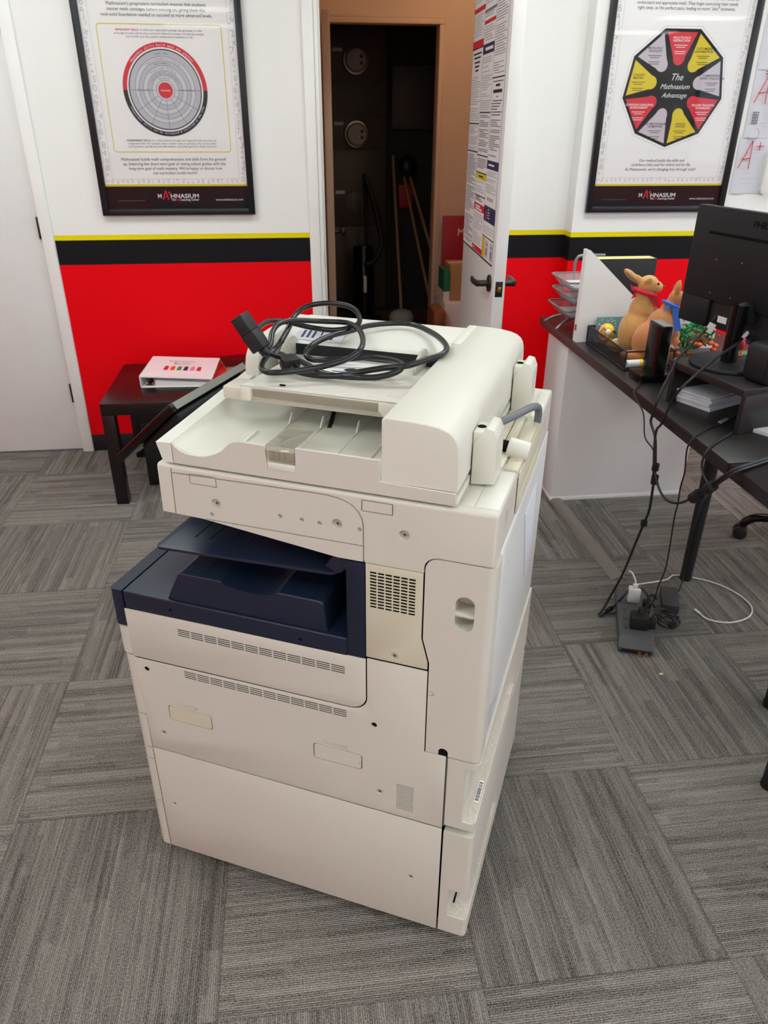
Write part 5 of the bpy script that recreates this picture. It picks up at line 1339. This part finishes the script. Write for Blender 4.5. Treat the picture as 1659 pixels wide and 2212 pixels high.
for k in range(12): MB().sph((rnd.uniform(-.07, .07), rnd.uniform(-.052, -.04), rnd.uniform(.02, .1)), .0045, 8).build('red_fruit', 'toy_red', ct_)
bn_.cyl((-.02, .03, .05), (-.028, -.056, .014), .010, .011, 14).cyl((.03, .03, .05), (.020, -.054, .062), .008, .010, 14).sph((0, 0, .055), (.05, .035, .035), 14)
bn_.build('trunk', 'toy_brown', ct_); lf.build('leaves', 'toy_green', ct_)
sg = thing('card_sign', 'white printed card standing on the desk behind the toy tree', 'card', (1.41, 2.52, DZ + .0005), math.radians(-4))
MB().box(-.085, .10, 0, .0015, 0, .125).build('card', 'paper', sg)
pl = Plane2D((0, -.0002, 0), (1, 0, 0), (0, 0, 1), (0, -1, 0)); pl.text('ink_black', 'INTO', -.028, .098, height=.014, align='l'); pl.ring('ink_red', (.022, .107), 0, .005, n=12); pl.ring('ink_red', (.030, .107), 0, .005, n=12); pl.poly('ink_red', [(.0172, .105), (.026, .096), (.0348, .105)]); pl.rect('ink_red', -.028, .055, .084, .088); pl.finish(sg, dict(ink_black='lettering', ink_red='red_print'))
rt = thing('rooster_figurine', 'small painted rooster on a green base on the riser behind the monitor pole', 'figurine', (1.282, 1.975, DZ + .1262), RA)
MB().box(-.050, .050, -.030, .034, 0, .009, .002).build('base', 'toy_green', rt)
MB().sph((-.008, 0, .040), (.012, .009, .018), 14, rot=Ry(-20)).sph((-.016, 0, .060), (.008, .007, .009), 12).build('body', 'toy_red', rt)
MB().sph((-.022, 0, .048), (.004, .005, .008), 10).cyl((-.010, -.004, .009), (-.010, -.004, .028), .0022, n=8).cyl((-.002, .004, .009), (-.002, .004, .028), .0022, n=8).sph((-.010, -.004, .011), (.010, .005, .002), 8).build('legs_and_beak', 'toy_orange', rt)
tl = MB()
for k in range(7): tl.tube([(-.002, 0, .044), (.014 + .002 * k, .002 * (k - 3), .062 - .004 * k), (.030 + .001 * k, .004 * (k - 3), .050 - .007 * k)], .0035, 6, 3)
tl.build('tail', 'toy_navy', rt)

# ---------------------------------------------------------------- cables
def cable(label, strands, r, mat='cable_black', extra=None, name='cable'):
    base = Vector(strands[0][-1])
    base.z = min(min(p[2] for p in s_) for s_ in strands)
    o = thing(name, label, 'cable', tuple(base))
    m_ = MB()
    for s_ in strands: m_.tube([Vector(p) - base for p in s_], r, 8, 4)
    m_.build('cord', mat, o)
    if extra: extra(o, base)
    return o
c1 = [(1.2679,2.1199,1.0000),(1.2258,2.0538,.9700),(1.2131,2.0451,.9550),(1.1830,2.0169,.9400),(1.1271,1.9870,.9000),(1.0904,1.9736,.8700),(1.0642,1.9504,.8400),(1.0372,1.9298,.8000),(1.018,1.915,.7650),(1.014,1.918,.72),(1.0150,1.9212,.6953),(1.0150,1.8823,.6666),(1.0150,1.8641,.6284),(1.0150,1.8451,.5730),(1.0150,1.8425,.5433),(1.0150,1.8363,.4574),(1.0150,1.8528,.4019),(1.0150,1.8844,.3031),(1.0150,1.9246,.1759),(1.0100,1.965,.07),(.985,1.958,.014),(.9695,1.9488,.006),(.9757,1.9402,.006),(1.0237,1.9631,.020),(1.0482,1.9593,.060),(1.0884,1.9707,.090),(1.1127,1.9348,.090),(1.1200,1.9107,.060)]
def x1(o, b):
    MB().box(-.010, .010, -.0012, .0012, -.016, .012, M=Matrix.Translation(Vector((1.190, 2.010, .944)) - b) @ Rz(-35) @ Ry(20)).build('barcode_tag', 'paper', o)
    for q, h in (((1.015, 1.848, .588), .010), ((1.0150, 1.8395, .552), .013), ((1.0150, 1.8528, .4019), .007)): MB().cyl(Vector(q) - b + Vector((0, 0, -h)), Vector(q) - b + Vector((0, 0, h)), .010, n=14).build('velcro_strap', 'black_matte', o)
    MB().cyl(Vector((.995, 1.951, .012)) - b, Vector((1.020, 1.961, .020)) - b, .008, n=12, bev=.002).build('ferrite', 'black_plastic', o)
cable('black monitor power cable with a barcode tag hanging from the desk to the floor', [c1], .0038, extra=x1)
c2 = [(1.3253,2.0103,1.0000),(1.3061,1.9841,.9700),(1.2603,1.9331,.9500),(1.1965,1.8795,.9300),(1.1444,1.8564,.9100),(1.0947,1.8343,.8850),(1.0277,1.8100,.8400),(1.016,1.8321,.7900),(1.013,1.855,.72),(1.0140,1.8793,.6890),(1.0130,1.8720,.64),(1.0130,1.850,.573),(1.0130,1.8425,.5433)]
cable('black video cable with a white tag draped from the monitor over the desk edge', [c2], .0036, extra=lambda o, b: MB().cyl(Vector((1.262, 1.935, .951)) - b, Vector((1.225, 1.903, .939)) - b, .0055, n=12).build('white_tag', 'paper', o))
cable('thin black router cable hanging over the desk edge', [[(1.075,2.150,.742),(1.0540,2.1120,.7400),(1.0240,2.0758,.7385),(1.0163,2.045,.728),(1.0170,1.9783,.7009),(1.0169,1.9448,.6411),(1.0166,1.8821,.6264),(1.012,1.851,.59)]], .0022)
cable('thin black cable with a grey ferrite lying across the desk edge', [[(1.325,1.880,.7400),(1.2430,1.8578,.7400),(1.1570,1.7946,.7400),(1.1164,1.7713,.7400),(1.042,1.7180,.7400),(1.0180,1.7039,.7219),(1.0180,1.7104,.6942),(1.0180,1.6988,.6403),(1.0180,1.7036,.5941),(1.0180,1.6995,.5443),(1.0180,1.7019,.5029),(1.0180,1.6942,.4144),(1.0180,1.6926,.3390),(1.06,1.78,.22),(1.14,1.92,.08),(1.15,1.945,.04)]], .0022, extra=lambda o, b: MB().cyl(Vector((1.140, 1.785, .7420)) - b, Vector((1.172, 1.806, .7420)) - b, .0055, n=12, bev=.001).build('ferrite', 'cable_grey', o))
cable('grey-black cable with a white end tag looping off the desk edge to the velcro bundle', [[(1.310,1.850,.7450),(1.2532,1.8057,.7420),(1.1686,1.7417,.7400),(1.0763,1.6708,.7400),(1.0310,1.6320,.7395),(1.0150,1.6210,.7238),(1.0150,1.6236,.6958),(1.0150,1.6058,.6756),(1.0150,1.5745,.6621)]], .0030, 'cable_black', extra=lambda o, b: MB().cyl(Vector((1.238, 1.7945, .742)) - b, Vector((1.285, 1.831, .7435)) - b, .0050, n=12).build('white_tag', 'paper', o))
bun = []
for k in range(3):
    d = Vector((0, .006 * (k - 1), .004 * (k % 2)))
    bun.append([Vector(p) + d for p in ((1.20,1.565,.7410),(1.1319,1.5422,.7405),(1.0698,1.5147,.7405),(1.025,1.4950,.7400),(1.010,1.520,.705),(1.0100,1.5573,.6655),(1.0100,1.6112,.6129))])
def x6(o, b):
    MB().cyl(Vector((1.010, 1.548, .674)) - b, Vector((1.010, 1.568, .655)) - b, .014, n=14).cyl(Vector((1.010, 1.600, .624)) - b, Vector((1.010, 1.622, .602)) - b, .015, n=14).build('velcro_strap', 'black_matte', o)
cable('thick velcro-tied cable bundle coming over the nearer desk edge', bun + [[(1.0100,1.6112,.6129),(1.0100,1.6743,.5619),(1.0100,1.7346,.5354),(1.0100,1.7850,.5391),(1.0100,1.8201,.5601),(1.012,1.838,.575)], [(1.0100,1.6112,.6129),(1.06,1.66,.585),(1.1180,1.7238,.5600),(1.2222,1.9087,.4315),(1.2815,2.010,.3386),(1.322,2.085,.20),(1.330,2.090,.04),(1.3150,2.068,.008),(1.2888,2.0424,.006),(1.22,2.000,.012)]], .0034, extra=x6)
cable('white charging cable curled on the carpet beside the power strip', [[(1.0800,1.955,.062),(1.0836,1.9561,.100),(1.0923,1.9762,.110),(1.0935,2.0091,.120),(1.0886,2.0243,.120)], [(1.0850,1.965,.095),(1.1226,2.0265,.060),(1.2033,2.0900,.020),(1.2912,2.1241,.005),(1.3400,2.1500,.004),(1.4370,2.0998,.004),(1.4885,2.0342,.004),(1.5063,1.9664,.004),(1.4966,1.9152,.004),(1.4533,1.8724,.004),(1.3799,1.8550,.004),(1.3205,1.8800,.004),(1.3074,1.9236,.004)]], .0026, 'white_plastic', extra=lambda o, b: MB().cyl(Vector((1.3085, 1.918, .0045)) - b, Vector((1.3030, 1.938, .0045)) - b, .0042, n=10).build('cable_tip', 'white_plastic', o))

# power strip on the carpet
ps = thing('power_strip', 'grey surge protector lying on the carpet under the cables', 'power strip', (1.006, 1.738, .0005), -math.atan2(.34, .94))
MB().box(-.052, .052, .028, .315, 0, .042, .006, 3).build('housing', 'strip_grey', ps)
MB().prism([(.0, 0), (.0, .020), (.028, .041), (.030, 0)], -.054, .054, 'x', .003).build('end_cap', 'strip_grey', ps)
MB().box(-.044, .046, -.0010, .003, .004, .017, .0008).build('port_panel', 'black_matte', ps)
MB().cyl((.010, .002, .009), (.010, -.010, .009), .0055, n=12).cyl((.030, .002, .009), (.030, -.010, .009), .0055, n=12).build('coax_port', 'brass', ps)
ot = MB()
for y in (.075, .125, .175):
    for x in (-.036, -.028): ot.box(x, x + .0022, y, y + .008, .0415, .0424)
    ot.cyl((-.0305, y - .006, .0415), (-.0305, y - .006, .0424), .0022, n=8)
ot.build('outlet', 'gap_dark', ps)
def on_strip(name, label, cat, x, y, fn):
    c, s_ = math.cos(ps.rotation_euler.z), math.sin(ps.rotation_euler.z)
    o = thing(name, label, cat, (1.006 + c * x - s_ * y, 1.738 + s_ * x + c * y, .0430), ps.rotation_euler.z); fn(o); return o
def wh(o):
    MB().box(-.019, .019, -.014, .014, 0, .052, .003).build('charger_body', 'white_plastic', o); MB().box(-.008, .008, -.006, .006, .052, .066, .002).build('usb_plug', 'white_plastic', o)
on_strip('usb_charger', 'white usb charger plugged into the far half of the power strip', 'charger', .0, .235, wh)
def bkb(o):
    MB().box(-.028, .026, -.022, .024, 0, .046, .004).build('adapter_body', 'black_matte', o); MB().cyl((0, .012, .046), (.0, .016, .062), .008, .006, 12).build('strain_relief', 'black_matte', o)
on_strip('plug_adapter', 'black square plug adapter near the front end of the power strip', 'adapter', .008, .090, bkb)
def bkp(o):
    MB().prism(rr(-.014, .014, -.012, .012, .005, 3), 0, .030, 'z', .002).build('plug_body', 'black_matte', o); MB().tube([(0, 0, .028), (.004, .006, .042), (.016, .014, .048), (.030, .020, .030)], .0035, 8).build('lead', 'cable_black', o)
on_strip('plug', 'small black plug beside the square adapter on the power strip', 'plug', .046, .095, bkp)
on_strip('plug', 'black plug in the middle of the power strip behind the square adapter', 'plug', .030, .150, bkp)
on_strip('plug', 'black plug just right of the white usb charger on the power strip', 'plug', .040, .200, bkp)
ab = thing('power_adapter', 'black power adapter brick on the carpet right of the power strip', 'adapter', (1.232, 1.985, .0005), math.radians(-22))
MB().box(-.028, .028, -.058, .058, 0, .034, .004, 3).build('brick', 'brick_grey', ab)
lp = []
for k in range(26):
    t = k * 2 * PI / 8.6; r = .030 + .004 * math.sin(k * 1.7); lp.append((r * math.cos(t), r * 1.3 * math.sin(t), .006 + .0016 * k))
cl_ = thing('coiled_lead', 'coiled black lead between the power strip and the adapter brick', 'cable', (1.172, 1.868, .0005))
MB().tube(lp, .0034, 8, 4).build('cord', 'cable_black', cl_); MB().cyl((-.008, -.030, .018), (.010, -.026, .026), .012, n=12).build('tie', 'black_matte', cl_)
single(MB().sph((0, 0, .002), (.007, .004, .0022), 10), 'paper_scrap', 'toy_cream', (1.0437, 1.6384, .0005), 'tiny cream crumb on the carpet in front of the power strip', 'crumb')

# office chair under the desk
oc = thing('office_chair', 'black office chair pushed under the desk, one castor showing', 'chair', (1.98, 2.245, 0))
for k in range(5):
    t = math.radians(150 + 72 * k); c, s_ = math.cos(t), math.sin(t)
    a = MB().tube([(.0, 0, .115), (.10 * c, .10 * s_, .112), (.24 * c, .24 * s_, .100), (.285 * c, .285 * s_, .075), (.295 * c, .295 * s_, .058)], .017, 12, 4).build('base_arm', 'black_gloss', oc)
    px, py = .300 * c, .300 * s_
    MB().cyl((px + .004 * s_, py - .004 * c, .027), (px + .026 * s_, py - .026 * c, .027), .0265, n=20, bev=.004).cyl((px - .004 * s_, py + .004 * c, .027), (px - .026 * s_, py + .026 * c, .027), .0265, n=20, bev=.004).build('castor', 'black_matte', a)
MB().cyl((0, 0, .10), (0, 0, .43), .028, .022, 20).build('gas_column', 'black_plastic', oc)
MB().box(-.23, .24, -.24, .24, .43, .51, .035, 4).build('seat', 'black_matte', oc); MB().box(.22, .29, -.22, .22, .55, 1.00, .03, 4).build('backrest', 'black_matte', oc)
MB().box(.20, .28, -.03, .03, .45, .62, .01).build('back_bracket', 'black_plastic', oc)
